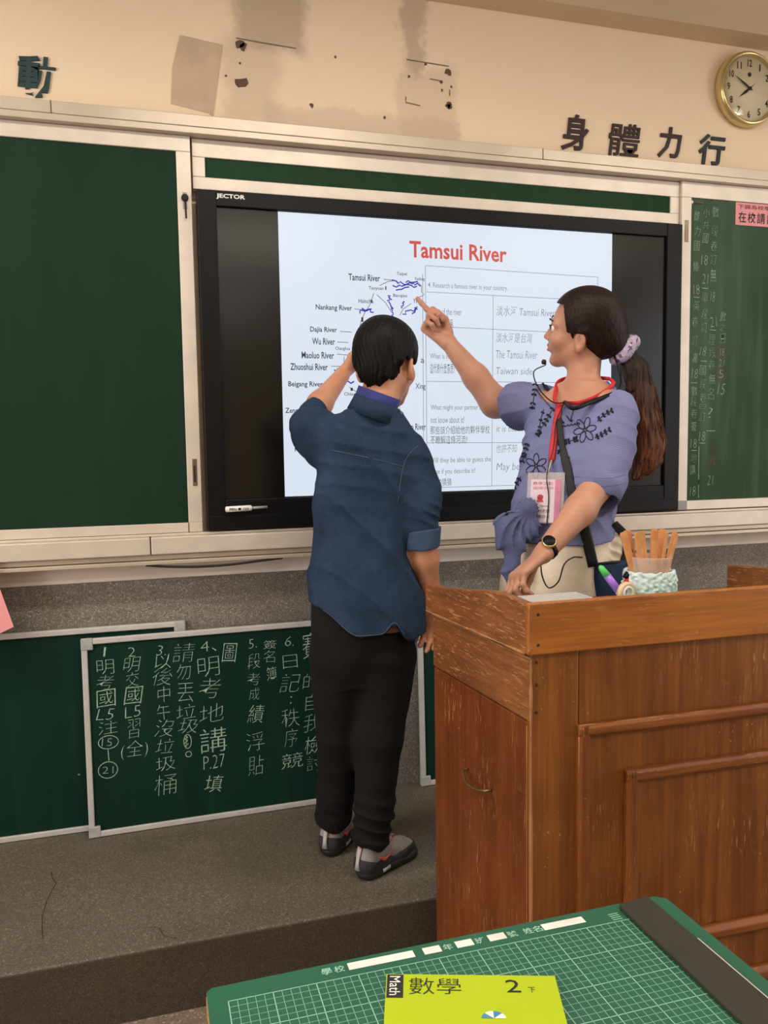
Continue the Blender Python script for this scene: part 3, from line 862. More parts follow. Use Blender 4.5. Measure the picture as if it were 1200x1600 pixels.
def squig(x0, z0, x1, z1, n, a):
    return [(x0 + (x1 - x0) * i / n + rr.uniform(-a, a), z0 + (z1 - z0) * i / n + rr.uniform(-a, a)) for i in range(n + 1)]
for q in ((0.815, 1.765, 0.90, 1.745), (0.815, 1.745, 0.905, 1.76), (0.825, 1.735, 0.87, 1.74), (0.86, 1.762, 0.915, 1.752), (0.71, 1.667, 0.75, 1.660), (0.70, 1.655, 0.74, 1.668), (0.80, 1.715, 0.81, 1.70), (0.80, 1.70, 0.815, 1.67), (0.812, 1.68, 0.812, 1.645), (0.855, 1.70, 0.845, 1.675), (0.85, 1.655, 0.905, 1.675), (0.885, 1.66, 0.90, 1.68), (0.61, 1.462, 0.66, 1.478), (0.65, 1.43, 0.675, 1.425)):
    m_ = MB(); ribbon(m_, squig(*q, 8, 0.005), 0.0045, fs, 0.0002); m_.build('pen_scribble', M['scr_blue'], tv)
mb = MB()
for P_ in ([(0.932, 1.818), (1.59, 1.808)], [(0.932, 1.818), (0.930, 1.056)], [(0.934, 1.731), (1.59, 1.724)], [(0.932, 1.617), (1.59, 1.605)], [(0.930, 1.431), (1.59, 1.431)], [(0.930, 1.222), (1.59, 1.215)], [(0.930, 1.067), (1.59, 1.067)], [(1.180, 1.727), (1.172, 1.067)], [(1.59, 1.808), (1.588, 1.067)], [(0.922, 1.79), (0.918, 1.06)]):
    ribbon(mb, P_, 0.0018, fs)
mb.build('slide_table', M['scr_line'], tv)
mb = MB()
for s_, x0, x1, z in [('4. Research a famous river in your country.', 0.941, 1.235, 1.750), ('Name of the river', 0.946, 1.062, 1.665), ('What is its meaning?', 0.945, 1.085, 1.512), ('What might your partner school', 0.946, 1.17, 1.338), ('not know about it?', 0.946, 1.07, 1.298), ('Will they be able to guess the', 0.940, 1.17, 1.157), ('name if you describe it?', 0.940, 1.11, 1.118)]:
    say('slide_text', s_, (x0, x1, z - 0.009, z + 0.014), 0.003, 'scr_grey')
mb = MB()
for s_, x0, x1, z, hh in [('河流名稱', 0.948, 1.03, 1.628, 0.03), ('這代表什麼意思?', 0.945, 1.035, 1.475, 0.034), ('那些該介紹給他的夥伴學校', 0.944, 1.165, 1.265, 0.028), ('不瞭解這條河流?', 0.944, 1.08, 1.232, 0.028), ('它的猜猜', 0.950, 1.02, 1.085, 0.026),]:
    say('handwriting', s_, (x0, x1, z - hh / 2, z + hh / 2), -0.006, 'scr_black')
mb = MB()
for s_, x0, x1, z, hh in [('淡水河 Tamsui River', 1.192, 1.42, 1.677, 0.034), ('淡水河是台灣', 1.190, 1.33, 1.585, 0.034), ('The Tamsui River', 1.190, 1.35, 1.527, 0.028), ('Taiwan side', 1.190, 1.33, 1.470, 0.024), ('Everyone knows', 1.190, 1.35, 1.308, 0.022), ('it is the river', 1.190, 1.33, 1.268, 0.022), ('也許不知', 1.190, 1.27, 1.198, 0.03), ('May be', 1.190, 1.28, 1.130, 0.034)]:
    say('handwriting', s_, (x0, x1, z - hh / 2, z + hh / 2), -0.006, 'scr_grey', 0.15)
mb = MB(); put_text(mb, 'JECTOR', (0.243, 0.332, 1.986, 2.003), lambda u, v, n: (u, yb - 0.0005, v), 0, 0.03)
mb.build('maker_lettering', M['white'], tv)
mk = thing('marker_pen', 'white board marker with grey stylus tip stuck on lower screen frame', 'pen', (0.30, yb - 0.012, 1.02))
MB().tube([(0.240, yb - 0.0105, 1.0195), (0.243, yb - 0.0105, 1.0195), (0.320, yb - 0.0105, 1.0215), (0.324, yb - 0.0105, 1.0216)], [0.006, 0.0095, 0.0095, 0.007], 12).build('pen_body', M['white'], mk)
MB().tube([(0.324, yb - 0.0105, 1.0216), (0.374, yb - 0.0105, 1.0225)], 0.0045, 10).build('stylus', M['plastic_grey'], mk)
mb = MB(); put_text(mb, 'PEN ● 123', (0.252, 0.312, 1.016, 1.024), lambda u, v, n: (u, yb - 0.0205, v), 0, 0.02)
mb.build('pen_print', M['dark'], mk)
# sagging black cable under the tray
cb = MB().tube(smooth_path([(-0.01, 2.612, 0.853), (0.06, 2.605, 0.846), (0.15, 2.600, 0.8415), (0.25, 2.600, 0.8425), (0.33, 2.603, 0.848), (0.42, 2.612, 0.8535)]), 0.004, 8).build('cable', M['black_matte'])
tag(cb, 'thin black cable sagging below the chalk tray', 'cable')

# pink sheet hanging at the left
ps = MB()
pp = [(-0.62, 0.99), (-0.432, 0.846), (-0.388, 0.700), (-0.60, 0.64)]
ps.prism([(-0.62, 0.93), (-0.447, 0.89), (-0.418, 0.795), (-0.389, 0.700), (-0.43, 0.682), (-0.60, 0.64)], (0, 0.0015), lambda u, v, n: (u, 2.592 - n - 0.15 * (0.93 - v), v))
o = ps.build('paper_sheet', M['pink']); tag(o, 'plain pink paper sheet hanging at the left edge of the room view', 'paper')

# ------------------------------------------------------------------ wall letters
M['letter_dark'] = simple('wall_letter_dark', lin(28, 36, 44), 0.6)
M['letter_brown'] = simple('wall_letter_brown', lin(46, 22, 18), 0.6)
M['letter_teal'] = simple('wall_letter_teal', lin(24, 56, 58), 0.6)
for ch, x0, x1, z0, z1, m_, lab, cc in [('動', -0.325, -0.212, 2.258, 2.378, 'letter_teal', 'dark teal cut-out Chinese character on wall above left chalkboard', 0),
                                  ('身', 1.478, 1.590, 2.258, 2.385, 'letter_brown', 'cut-out Chinese character, leftmost of the four at right', 1),
                                  ('體', 1.672, 1.805, 2.255, 2.372, 'letter_brown', 'densest cut-out Chinese character, second of the four at right', 1),
                                  ('力', 1.880, 1.985, 2.265, 2.378, 'letter_brown', 'cut-out Chinese character with two strokes, third of the four at right', 1),
                                  ('行', 2.060, 2.180, 2.255, 2.368, 'letter_dark', 'cut-out Chinese character nearest the wall clock', 1)]:
    mb = MB()
    fn_ = lambda u, v, n: (u, YW - 0.006 - n, v)
    vs, ff = glyphs(ch, 0.004 if ch == '體' else 0.020, 0.12)
    lo, hi = vs.min(0), vs.max(0)
    q = (vs - lo) / (hi - lo) * (x1 - x0, z1 - z0) + (x0, z0 + 0.009)
    nn = len(q)
    # thin solid letter: front face plus rim
    mb.add([fn_(u, v, 0) for u, v in q], ff)
    edges = {}
    for f in ff:
        for i in range(len(f)):
            e = (f[i], f[(i + 1) % len(f)])
            k = tuple(sorted(e)); edges[k] = edges.get(k, 0) + 1
    rim = [k for k, c_ in edges.items() if c_ == 1]
    mb.add([fn_(u, v, 0) for u, v in q] + [fn_(u, v, -0.006) for u, v in q], [(a, b, b + nn, a + nn) for a, b in rim])
    o = mb.build('wall_character', M[m_]); o.location = (0, 0, 0)
    tag(o, lab, 'character', 'cut-out wall characters')

# holes and scars in the painted wall
mb = MB()
def blob(mb, x, z, r, seed, y=YW):
    rr = random.Random(seed); P_ = []
    for i in range(9):
        a = 2 * PI * i / 9; q = r * rr.uniform(0.5, 1.2)
        P_.append((x + q * math.cos(a), z + q * math.sin(a)))
    mb.prism(P_, (0, 0.0015), lambda u, v, n: (u, y - n, v))
for i, (x, z, r) in enumerate([(0.338, 2.495, 0.016), (0.350, 2.488, 0.014), (0.340, 2.378, 0.020), (0.568, 2.329, 0.009), (0.817, 2.317, 0.006), (1.047, 2.486, 0.012), (1.046, 2.380, 0.013), (1.022, 2.452, 0.008), (0.905, 2.458, 0.006), (0.965, 2.505, 0.006), (0.293, 2.393, 0.004), (0.338, 2.436, 0.004), (0.65, 2.492, 0.005), (1.058, 2.44, 0.005), (1.024, 2.425, 0.005), (1.05, 2.375, 0.010)]):
    blob(mb, x, z, r, i)
mb.build('wall_hole', simple('dark_scar', lin(96, 72, 58), 0.9, 0, 0.3, 200), wall_front, kind='stuff')
mb = MB(); fw_ = lambda u, v, n: (u, YW - 0.001 - n, v)
for P_ in ([(0.328, 2.512), (0.42, 2.507), (0.52, 2.503)], [(0.897, 2.512), (1.05, 2.507)], [(0.893, 2.39), (0.893, 2.372), (0.945, 2.366)], [(0.98, 2.458), (1.02, 2.456)], [(1.052, 2.43), (1.052, 2.41)]):
    ribbon(mb, P_, 0.004, fw_)
mb.build('wall_crack', simple('dark_scratch', lin(120, 98, 80), 0.9), wall_front, kind='stuff')
pt = MB().prism([(0.154, 2.500), (0.285, 2.486), (0.248, 2.262), (0.236, 2.272), (0.120, 2.290), (0.128, 2.40)], (0, 0.002), lambda u, v, n: (u, YW - n, v)).build('plaster_patch', simple('patch', lin(192, 168, 142), 0.7, 0, 0.07, 14, 0.1))
tag(pt, 'beige plaster repair patch on the wall above the screen', 'patch')

# ------------------------------------------------------------------ clock
CK = Vector((2.262, YW - 0.05, 2.549))
ck = thing('wall_clock', 'round cream wall clock with gold rim', 'clock', (CK.x, YW, CK.z))
M['gold'] = simple('pale_gold', lin(206, 186, 130), 0.22, 0.65, 0.04)
M['cream'] = simple('clock_face', lin(214, 198, 164), 0.6, 0, 0.02)
cy = (0, -1, 0); R0 = 0.138
MB().lathe([(R0 * 0.93, 0.0), (R0 * 1.0, 0.006), (R0 * 1.0, 0.022), (R0 * 0.975, 0.036), (R0 * 0.93, 0.043), (R0 * 0.885, 0.040), (R0 * 0.86, 0.030)], (CK.x, YW, CK.z), cy, 64, cap=False).build('rim', M['gold'], ck)
MB().lathe([(R0 * 0.875, 0.002), (R0 * 0.875, 0.029)], (CK.x, YW, CK.z), cy, 48).build('dial', M['cream'], ck)
yd = YW - 0.0298
fd = lambda u, v, n: (u, yd - n, v)
for i in range(1, 13):
    a = PI / 2 - i * PI / 6
    cx, cz = CK.x + math.cos(a) * R0 * 0.68, CK.z + math.sin(a) * R0 * 0.68
    mb = MB(); hh = 0.026; ww = 0.013 if i < 10 else 0.020
    if i in (1,): ww = 0.005
    put_text(mb, str(i), (cx - ww / 2, cx + ww / 2, cz - hh / 2, cz + hh / 2), fd, 0.0004, 0.012)
    mb.build('numeral', M['dark'], ck)
def handm(ang, L, w, n, mat, name, back=0.0):
    a = PI / 2 - ang; d = Vector((math.cos(a), math.sin(a))); q = Vector((-d.y, d.x))
    c = Vector((CK.x, CK.z))
    P_ = [c - d * back + q * w * 0.5, c - d * back - q * w * 0.5, c + d * L * 0.35 - q * w, c + d * L, c + d * L * 0.35 + q * w]
    MB().prism([tuple(p) for p in P_], (n, n + 0.001), fd).build(name, mat, ck)
handm(math.radians(233), 0.060, 0.0055, 0.003, M['dark'], 'hour_hand', 0.008)
handm(math.radians(300), 0.084, 0.004, 0.005, M['dark'], 'minute_hand', 0.012)
handm(math.radians(48), 0.036, 0.0012, 0.007, M['dark'], 'second_hand', 0.03)
MB().lathe([(0.006, 0.029), (0.006, 0.038)], (CK.x, YW, CK.z), cy, 14).build('hub', M['dark'], ck)
MB().lathe([(0.008, 0.0295), (0.008, 0.0306)], (CK.x + 0.0, YW, CK.z + 0.052), cy, 16).build('emblem', M['dark'], ck)
t = NT('clock_glass')
tr = t.n('ShaderNodeBsdfTransparent'); gl = t.n('ShaderNodeBsdfGlossy'); gl.inputs['Roughness'].default_value = 0.05
mx = t.n('ShaderNodeMixShader'); mx.inputs[0].default_value = 0.05
t.l(tr.outputs[0], mx.inputs[1]); t.l(gl.outputs[0], mx.inputs[2]); t.l(mx.outputs[0], t.t.nodes['Material Output'].inputs[0])
M['clear'] = t.m
MB().lathe([(R0 * 0.87, 0.037), (R0 * 0.5, 0.043), (0.001, 0.045)], (CK.x, YW, CK.z), cy, 40, cap=False).build('glass', M['clear'], ck)

# ------------------------------------------------------------------ small chalkboards leaning on the wall
def lean_board(label, O, ux, lean, w, h, fw=0.018, text=None):
    O = Vector(O); ux = Vector(ux).normalized()
    uz = (Vector((0, 0, 1)) * math.cos(lean) + Vector((-ux.y, ux.x, 0)) * math.sin(lean))
    un = ux.cross(uz)
    fn = lambda u, v, n: tuple(O + ux * u + uz * v + un * (n - 0.0))
    t_ = thing('small_chalkboard', label, 'chalkboard', O)
    P = lambda a, b, c, d, n0, n1: MB().box(a, b, c, d, n0, n1, lambda u, v, n: fn(u, v, n))
    P(0.012, w - 0.012, 0.0, fw, -0.002, 0.016).build('frame_bar', M['white_frame'], t_, 0.003)
    P(0.012, w - 0.012, h - fw, h, -0.002, 0.016).build('frame_bar', M['white_frame'], t_, 0.003)
    P(0.0, fw, 0.012, h - 0.012, -0.002, 0.016).build('frame_bar', M['white_frame'], t_, 0.003)
    P(w - fw, w, 0.012, h - 0.012, -0.002, 0.016).build('frame_bar', M['white_frame'], t_, 0.003)
    for a in (0, w - 0.034):
        for b in (0, h - 0.034):
            P(a - 0.001, a + 0.035, b - 0.001 if b else 0.0, b + 0.035, -0.003, 0.0175).build('corner_cap', M['plastic_cap'], t_, 0.003)
    P(fw - 0.002, w - fw + 0.002, fw - 0.002, h - fw + 0.002, 0.0, 0.009).build('writing_surface', M['green_small'], t_)
    return t_, (lambda u, v, n: fn(u, v, 0.0096 + n))
M['plastic_cap'] = simple('corner_plastic', lin(170, 170, 168), 0.5)
sbB, fqB = lean_board('small blank green chalkboard leaning on the stone wall at left', (-0.80, 2.672, 0.001), (1, 0.0, 0), math.radians(1.0), 0.905, 0.655)
sbF, fq = lean_board('small green chalkboard covered in white chalk writing behind the student', (-0.212, 2.618, 0.001), (1, 0.02, 0), math.radians(2.5), 0.93, 0.628)
sbR, _ = lean_board('small green chalkboard leaning on the wall behind the wooden podium', (0.902, 2.655, 0.001), (1, 0.0, 0), math.radians(2.0), 0.90, 0.63)
def cw(u, items, w, h, mat='chalk'):
    column(sbF, u, items, w, h, M[mat], fq, jit=0.004)
A = 0.212   # board-local u = x + A
cw(A - 0.146, [('1', 0.583, 0.008, 0.03), ('明', 0.535), ('考', 0.487), ('國', 0.436, 0.062, 0.055), ('L5', 0.385, 0.055, 0.035), ('注', 0.343, 0.058, 0.04), ('15', 0.296, 0.03, 0.024), ('O', 0.296, 0.06, 0.042), ('|', 0.255, 0.01, 0.035), ('21', 0.208, 0.032, 0.022), ('O', 0.208, 0.058, 0.052)], 0.052, 0.045)
cw(A - 0.066, [('2', 0.575, 0.022, 0.03), ('明', 0.535), ('交', 0.487, 0.045), ('國', 0.436, 0.062, 0.055), ('L5', 0.385, 0.05, 0.035), ('習', 0.330, 0.04, 0.06), ('(全)', 0.262, 0.082, 0.06)], 0.055, 0.045)
cw(A + 0.028, [('3.', 0.572, 0.03, 0.032), ('以', 0.535), ('後', 0.487, 0.06, 0.055), ('中', 0.430, 0.04, 0.05), ('午', 0.372, 0.04, 0.05), ('沒', 0.320, 0.06, 0.055), ('垃', 0.262, 0.06, 0.045), ('圾', 0.205, 0.06, 0.045), ('桶', 0.137, 0.07, 0.065)], 0.05, 0.045)
cw(A + 0.098, [('請', 0.558, 0.07, 0.06), ('勿', 0.496, 0.045, 0.05), ('丟', 0.428, 0.05, 0.062), ('垃', 0.366, 0.062, 0.045), ('圾', 0.318, 0.062, 0.045), ('O', 0.268, 0.024, 0.046), ('O', 0.226, 0.018, 0.018)], 0.05, 0.045)
cw(A + 0.178, [('4、', 0.572, 0.05, 0.036), ('明', 0.505, 0.070, 0.062), ('考', 0.434, 0.07, 0.065), ('地', 0.352, 0.08, 0.058), ('講', 0.262, 0.085, 0.08), ('P.27', 0.190, 0.07, 0.045), ('填', 0.118, 0.06, 0.055)], 0.06, 0.05)
cw(A + 0.246, [('圖', 0.545, 0.048, 0.062)], 0.05, 0.05)
cw(A + 0.320, [('5.', 0.568, 0.026, 0.03), ('段', 0.510, 0.045, 0.05), ('考', 0.450, 0.042, 0.04), ('成', 0.400, 0.036, 0.04), ('績', 0.333, 0.055, 0.06), ('浮', 0.240, 0.06, 0.06), ('貼', 0.160, 0.055, 0.065)], 0.05, 0.05)
cw(A + 0.376, [('簽', 0.560, 0.045, 0.028), ('名', 0.520, 0.038, 0.04), ('簿', 0.462, 0.035, 0.045)], 0.04, 0.04)
cw(A + 0.440, [('6.', 0.565, 0.03, 0.032), ('日', 0.496, 0.05, 0.045), ('記', 0.424, 0.07, 0.062), (':', 0.366, 0.008, 0.024), ('秩', 0.306, 0.06, 0.06), ('序', 0.238, 0.05, 0.06), ('競', 0.160, 0.075, 0.05)], 0.05, 0.05)
cw(A + 0.512, [('賽', 0.545, 0.06, 0.085), ('、', 0.480, 0.02, 0.02), ('的', 0.424, 0.06, 0.05), ('自', 0.350, 0.05, 0.055), ('我', 0.280, 0.06, 0.06), ('檢', 0.205, 0.06, 0.06), ('討', 0.14, 0.055, 0.05)], 0.05, 0.05)
# chalk smear filling the exclamation mark
mb = MB(); ribbon(mb, [(A + 0.094 + 0.006 * math.sin(i * 2.3), 0.286 - i * 0.0045) for i in range(9)], 0.005, fq); mb.build('chalk_smear', M['chalk_faint'], sbF)
mb = MB(); rr = random.Random(5)
for i in range(9):
    x, z = rr.uniform(0.3, 0.85), rr.uniform(0.05, 0.6)
    ribbon(mb, [(x, z), (x + 0.006, z + 0.002)], 0.004, fqB)
mb.build('chalk_speck', M['chalk_faint'], sbB, kind='stuff')

# crack in the platform
mb = MB(); P_ = [(-0.305, 2.43), (-0.298, 2.39), (-0.285, 2.36), (-0.292, 2.32), (-0.30, 2.27), (-0.303, 2.20), (-0.297, 2.14), (-0.290, 2.09)]
ribbon(mb, P_, 0.0025, lambda u, v, n: (u, v, 0.0006)); ribbon(mb, [(-0.04, 2.06), (-0.01, 2.05), (0.0, 2.01), (0.03, 1.99)], 0.002, lambda u, v, n: (u, v, 0.0006))
mb.build('floor_crack', simple('crack', lin(52, 46, 38), 0.9), plat, kind='stuff')

# ================================================================== PODIUM (old wooden lectern desk)
pod = thing('podium', 'old scratched brown wooden teacher podium with raised rim and panelled front', 'podium', (1.13, 1.63, ZF))
FL, FR = Vector((0.705, 1.400)), Vector((1.575, 1.388))
SL = Vector((-0.0845, 0.9964)) ; DEP = 0.455
fdir = (FR - FL).normalized(); fn2 = Vector((-fdir.y, fdir.x))
def fp(u, v, n):   # front plane: u along, v height, n outwards (towards the classroom)
    p = FL + fdir * u - fn2 * n
    return (p.x, p.y, v)
ln2 = Vector((-SL.y, SL.x))
def lp(u, v, n):   # left side plane: u from front to back, n outwards
    p = FL + SL * u + ln2 * n
    return (p.x, p.y, v)
def rp(u, v, n):
    p = FR + SL * u - ln2 * n
    return (p.x, p.y, v)
WF = (FR - FL).length
def slab(fn, u0, u1, v0, v1, n0, n1): return MB().box(u0, u1, v0, v1, n0, n1, lambda u, v, n: fn(u, v, n))
# carcass
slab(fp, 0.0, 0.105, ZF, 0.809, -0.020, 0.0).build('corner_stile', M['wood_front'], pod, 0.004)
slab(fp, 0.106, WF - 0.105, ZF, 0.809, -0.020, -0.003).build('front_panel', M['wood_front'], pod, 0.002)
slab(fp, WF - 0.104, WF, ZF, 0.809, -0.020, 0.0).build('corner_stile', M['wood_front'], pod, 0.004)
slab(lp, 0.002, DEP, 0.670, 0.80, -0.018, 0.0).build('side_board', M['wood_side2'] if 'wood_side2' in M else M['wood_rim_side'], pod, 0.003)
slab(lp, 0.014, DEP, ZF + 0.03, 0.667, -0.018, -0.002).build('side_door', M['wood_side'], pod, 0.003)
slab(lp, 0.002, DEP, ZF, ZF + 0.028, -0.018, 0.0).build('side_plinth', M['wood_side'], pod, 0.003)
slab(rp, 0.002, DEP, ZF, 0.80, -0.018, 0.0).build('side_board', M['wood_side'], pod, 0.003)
# mouldings: two nested rectangular frames of half-round strips
def strip(u0, v0, u1, v1, w):
    """moulding strip with bevelled section between two points on the front"""
    m = MB()
    d = Vector((u1 - u0, v1 - v0)).normalized(); q = Vector((-d.y, d.x)) * w / 2
    a, b = Vector((u0, v0)), Vector((u1, v1))
    prof = [(-1, -0.003), (-1, 0.009), (-0.55, 0.014), (0.35, 0.014), (1, 0.005), (1, -0.003)]
    vs = [fp(*(a + q * s_ + d * (w / 2) * (0)), n) for s_, n in prof] + [fp(*(b + q * s_), n) for s_, n in prof]
    k = len(prof)
    m.add(vs, [tuple(range(k)), tuple(range(2 * k - 1, k - 1, -1))] + [(i, i + k, (i + 1) % k + k, (i + 1) % k) for i in range(k)])
    return m
def nested(u0, u1, v0, v1, w):
    h_ = w / 2
    strip(u1, v1 - h_, u0, v1 - h_, w).build('moulding', M['wood_mould'], pod, 0.002)
    strip(u0, v0 + h_, u1, v0 + h_, w).build('moulding', M['wood_mould'], pod, 0.002)
    strip(u0 + h_, v1 - 0.001, u0 + h_, v0 + 0.001, w).build('moulding', M['wood_mould_v'], pod, 0.002)
    strip(u1 - h_, v0 + 0.001, u1 - h_, v1 - 0.001, w).build('moulding', M['wood_mould_v'], pod, 0.002)
M['wood_mould_v'] = wood('podium_upright_moulding_wood', lin(104, 50, 14), lin(134, 74, 24), lin(160, 98, 42), 'z', 0.2, seed=4)
nested(0.100, WF - 0.10, 0.035, 0.657, 0.029)
nested(0.209, WF - 0.209, 0.150, 0.551, 0.030)
# desktop
def top_poly(inset):
    a = FL + SL * 0.01 + fdir * inset; b = FR + SL * 0.01 - fdir * inset
    c_ = FR + SL * DEP - fdir * inset; d = FL + SL * DEP + fdir * inset
    return [tuple(a), tuple(b), tuple(c_), tuple(d)]
MB().prism(top_poly(0.005), (0.796, 0.814), lambda u, v, n: (u, v, n)).build('desk_top', M['wood_side'], pod, 0.002)
# raised rim: front board, curved side boards
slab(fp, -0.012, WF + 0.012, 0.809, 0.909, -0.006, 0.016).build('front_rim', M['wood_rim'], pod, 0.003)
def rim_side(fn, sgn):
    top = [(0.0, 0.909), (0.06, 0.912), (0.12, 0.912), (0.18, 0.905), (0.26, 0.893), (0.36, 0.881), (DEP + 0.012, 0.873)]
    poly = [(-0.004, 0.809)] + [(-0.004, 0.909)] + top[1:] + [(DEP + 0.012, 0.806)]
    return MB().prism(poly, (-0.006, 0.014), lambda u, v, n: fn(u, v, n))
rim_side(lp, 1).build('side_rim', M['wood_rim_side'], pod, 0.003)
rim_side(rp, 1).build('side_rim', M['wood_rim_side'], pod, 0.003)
for v in (0.828, 0.888):
    MB().lathe([(0.0035, 0), (0.003, 0.001)], fp(0.008, v, 0.0155), (0, -1, 0), 10).build('nail_head', M['dark'], pod)
for v in (0.79, 0.745, 0.69):
    MB().lathe([(0.003, 0), (0.0026, 0.001)], fp(0.012, v, 0.0002), (0, -1, 0), 10).build('nail_head', M['dark'], pod)
# bow handle on the side door
MB().tube(smooth_path([lp(0.272, 0.474, 0.0), lp(0.268, 0.472, 0.014), lp(0.235, 0.460, 0.022), lp(0.195, 0.461, 0.020), lp(0.165, 0.468, 0.012), lp(0.162, 0.469, 0.0)], 5), 0.0032, 8).build('bow_handle', simple('dull_brass', lin(140, 122, 84), 0.35, 0.8), pod)
slab(lp, 0.0, 0.010, ZF + 0.03, 0.667, -0.02, -0.010).build('door_gap', M['dark'], pod)

M['worn'] = wood('worn_edge_wood', lin(140, 84, 40), lin(176, 122, 76), lin(200, 150, 104), 'z', 0.4, rough=0.7, seed=6)
def edge(fn, P_, r=0.0022):
    out = []; rr = random.Random(len(P_) + int(P_[0][0] * 1000))
    for (a, b) in zip(P_[:-1], P_[1:]):
        for k in range(12):
            t_ = k / 12; out.append(fn(a[0] + (b[0] - a[0]) * t_, a[1] + (b[1] - a[1]) * t_, a[2] + (b[2] - a[2]) * t_))
    out.append(fn(*P_[-1]))
    MB().tube(out, [r * rr.uniform(0.45, 1.15) for _ in out], 6).build('worn_edge', M['worn'], pod)
edge(fp, [(-0.010, 0.811, 0.0145), (-0.010, 0.907, 0.0145)], 0.003)
edge(fp, [(0.0015, 0.80, -0.0015), (0.0015, 0.66, -0.0015), (0.0015, ZF, -0.0015)], 0.004)
edge(fp, [(-0.010, 0.9075, 0.0145), (WF, 0.9075, 0.0145)], 0.0022)
edge(lp, [(0.0, 0.8105, 0.0128), (DEP + 0.01, 0.8075, 0.0128)], 0.0035)
edge(lp, [(0.0, 0.798, 0.0), (DEP, 0.798, 0.0)], 0.0022)
edge(fp, [(0.103, 0.655, 0.008), (WF - 0.103, 0.655, 0.008)], 0.0024)
edge(fp, [(0.102, 0.655, 0.008), (0.102, 0.04, 0.008)], 0.0020)
edge(fp, [(0.212, 0.549, 0.008), (WF - 0.212, 0.549, 0.008)], 0.0024)
edge(fp, [(0.211, 0.549, 0.008), (0.211, 0.152, 0.008)], 0.0024)
edge(lp, [(0.014, 0.66, 0.0), (0.014, -0.14, 0.0)], 0.0018)

# ------------------------------------------------------------------ things on the podium
ZT = 0.8145
gm = MB().prism([(0.90, 1.46), (1.50, 1.45), (1.47, 1.82), (0.86, 1.825)], (ZT, ZT + 0.002), lambda u, v, n: (u, v, n)).build('desk_pad', simple('green_pad', lin(30, 118, 84), 0.35, 0, 0.1, 5))
tag(gm, 'dark green desk pad lying on the podium top', 'mat')
td = thing('document_tray', 'low translucent grey plastic tray on the podium near her hand', 'tray', (0.83, 1.60, ZT))
M['milky'] = simple('milky_plastic', lin(200, 200, 196), 0.25, 0, 0.03)
tz = ZT + 0.0025
MB().box(0.745, 0.975, 1.47, 1.70, tz, tz + 0.004).build('tray_base', M['milky'], td, 0.001)
for a in ((0.745, 0.750, 1.47, 1.70), (0.970, 0.975, 1.47, 1.70), (0.750, 0.970, 1.47, 1.475), (0.750, 0.970, 1.695, 1.70)):
    MB().box(*a, tz + 0.004, tz + 0.044).build('tray_wall', M['milky'], td, 0.001)
MB().box(0.752, 0.968, 1.477, 1.693, tz + 0.041, tz + 0.043).build('tray_lid', M['milky'], td)
# jar of bamboo sticks
JC = Vector((1.191, 1.72))
jar = thing('stick_jar', 'clear plastic jar in a pale blue fluffy sleeve holding wooden sticks', 'jar', (JC.x, JC.y, ZT + 0.0025))
jz = ZT + 0.0035
t = NT('clear_plastic'); t.col(lin(238, 222, 210)); t.rough(0.15); t.b.inputs['Alpha'].default_value = 0.3
M['clearp'] = t.m
MB().lathe([(0.046, jz), (0.050, jz + 0.006), (0.052, jz + 0.108), (0.055, jz + 0.113), (0.052, jz + 0.116), (0.050, jz + 0.108), (0.047, jz + 0.008), (0.001, jz + 0.006)], (JC.x, JC.y, 0), n=32, cap=False).build('cup', M['clearp'], jar)
S = SDF((JC.x - 0.1, JC.y - 0.1, jz - 0.01), (JC.x + 0.1, JC.y + 0.1, jz + 0.11), 0.0022)
S.loft([(jz, JC.x, JC.y, 0.056, 0.056), (jz + 0.01, JC.x, JC.y, 0.064, 0.064), (jz + 0.062, JC.x, JC.y, 0.066, 0.066), (jz + 0.080, JC.x, JC.y, 0.059, 0.059)], 0, p=2)
S.displace(wav(4, 24, 250, 700, 0.0020), 0.012)
X_, Y_, Z_ = S.ax[0][:, None, None], S.ax[1][None, :, None], S.ax[2][None, None, :]
S.a = np.maximum(S.a, 0.0535 - np.sqrt((X_ - JC.x) ** 2 + (Y_ - JC.y) ** 2) + 0 * Z_).astype(np.float32)
S.mesh('fluffy_sleeve', simple('pale_blue_yarn', lin(206, 222, 220), 0.95, 0, 0.08, 200, 0.4), jar, label='pale blue fluffy sleeve')
stick_m = simple('bamboo', lin(216, 148, 92), 0.6, 0, 0.1, 60)
labs = ['leftmost wooden stick in the jar, leaning left', 'broad wooden stick in the jar with dark printing near its base', 'wooden stick second in the left bunch of the jar', 'upright wooden stick at the right of the left bunch in the jar', 'shortest wooden stick in the jar, in the middle', 'small wooden stick behind the shortest one in the jar', 'broad upright wooden stick in the right bunch of the jar', 'thin edge-on wooden stick crossing the right bunch', 'wide wooden stick behind the right bunch of the jar', 'rightmost wooden stick in the jar, leaning right', 'thin wooden stick beside the rightmost one']
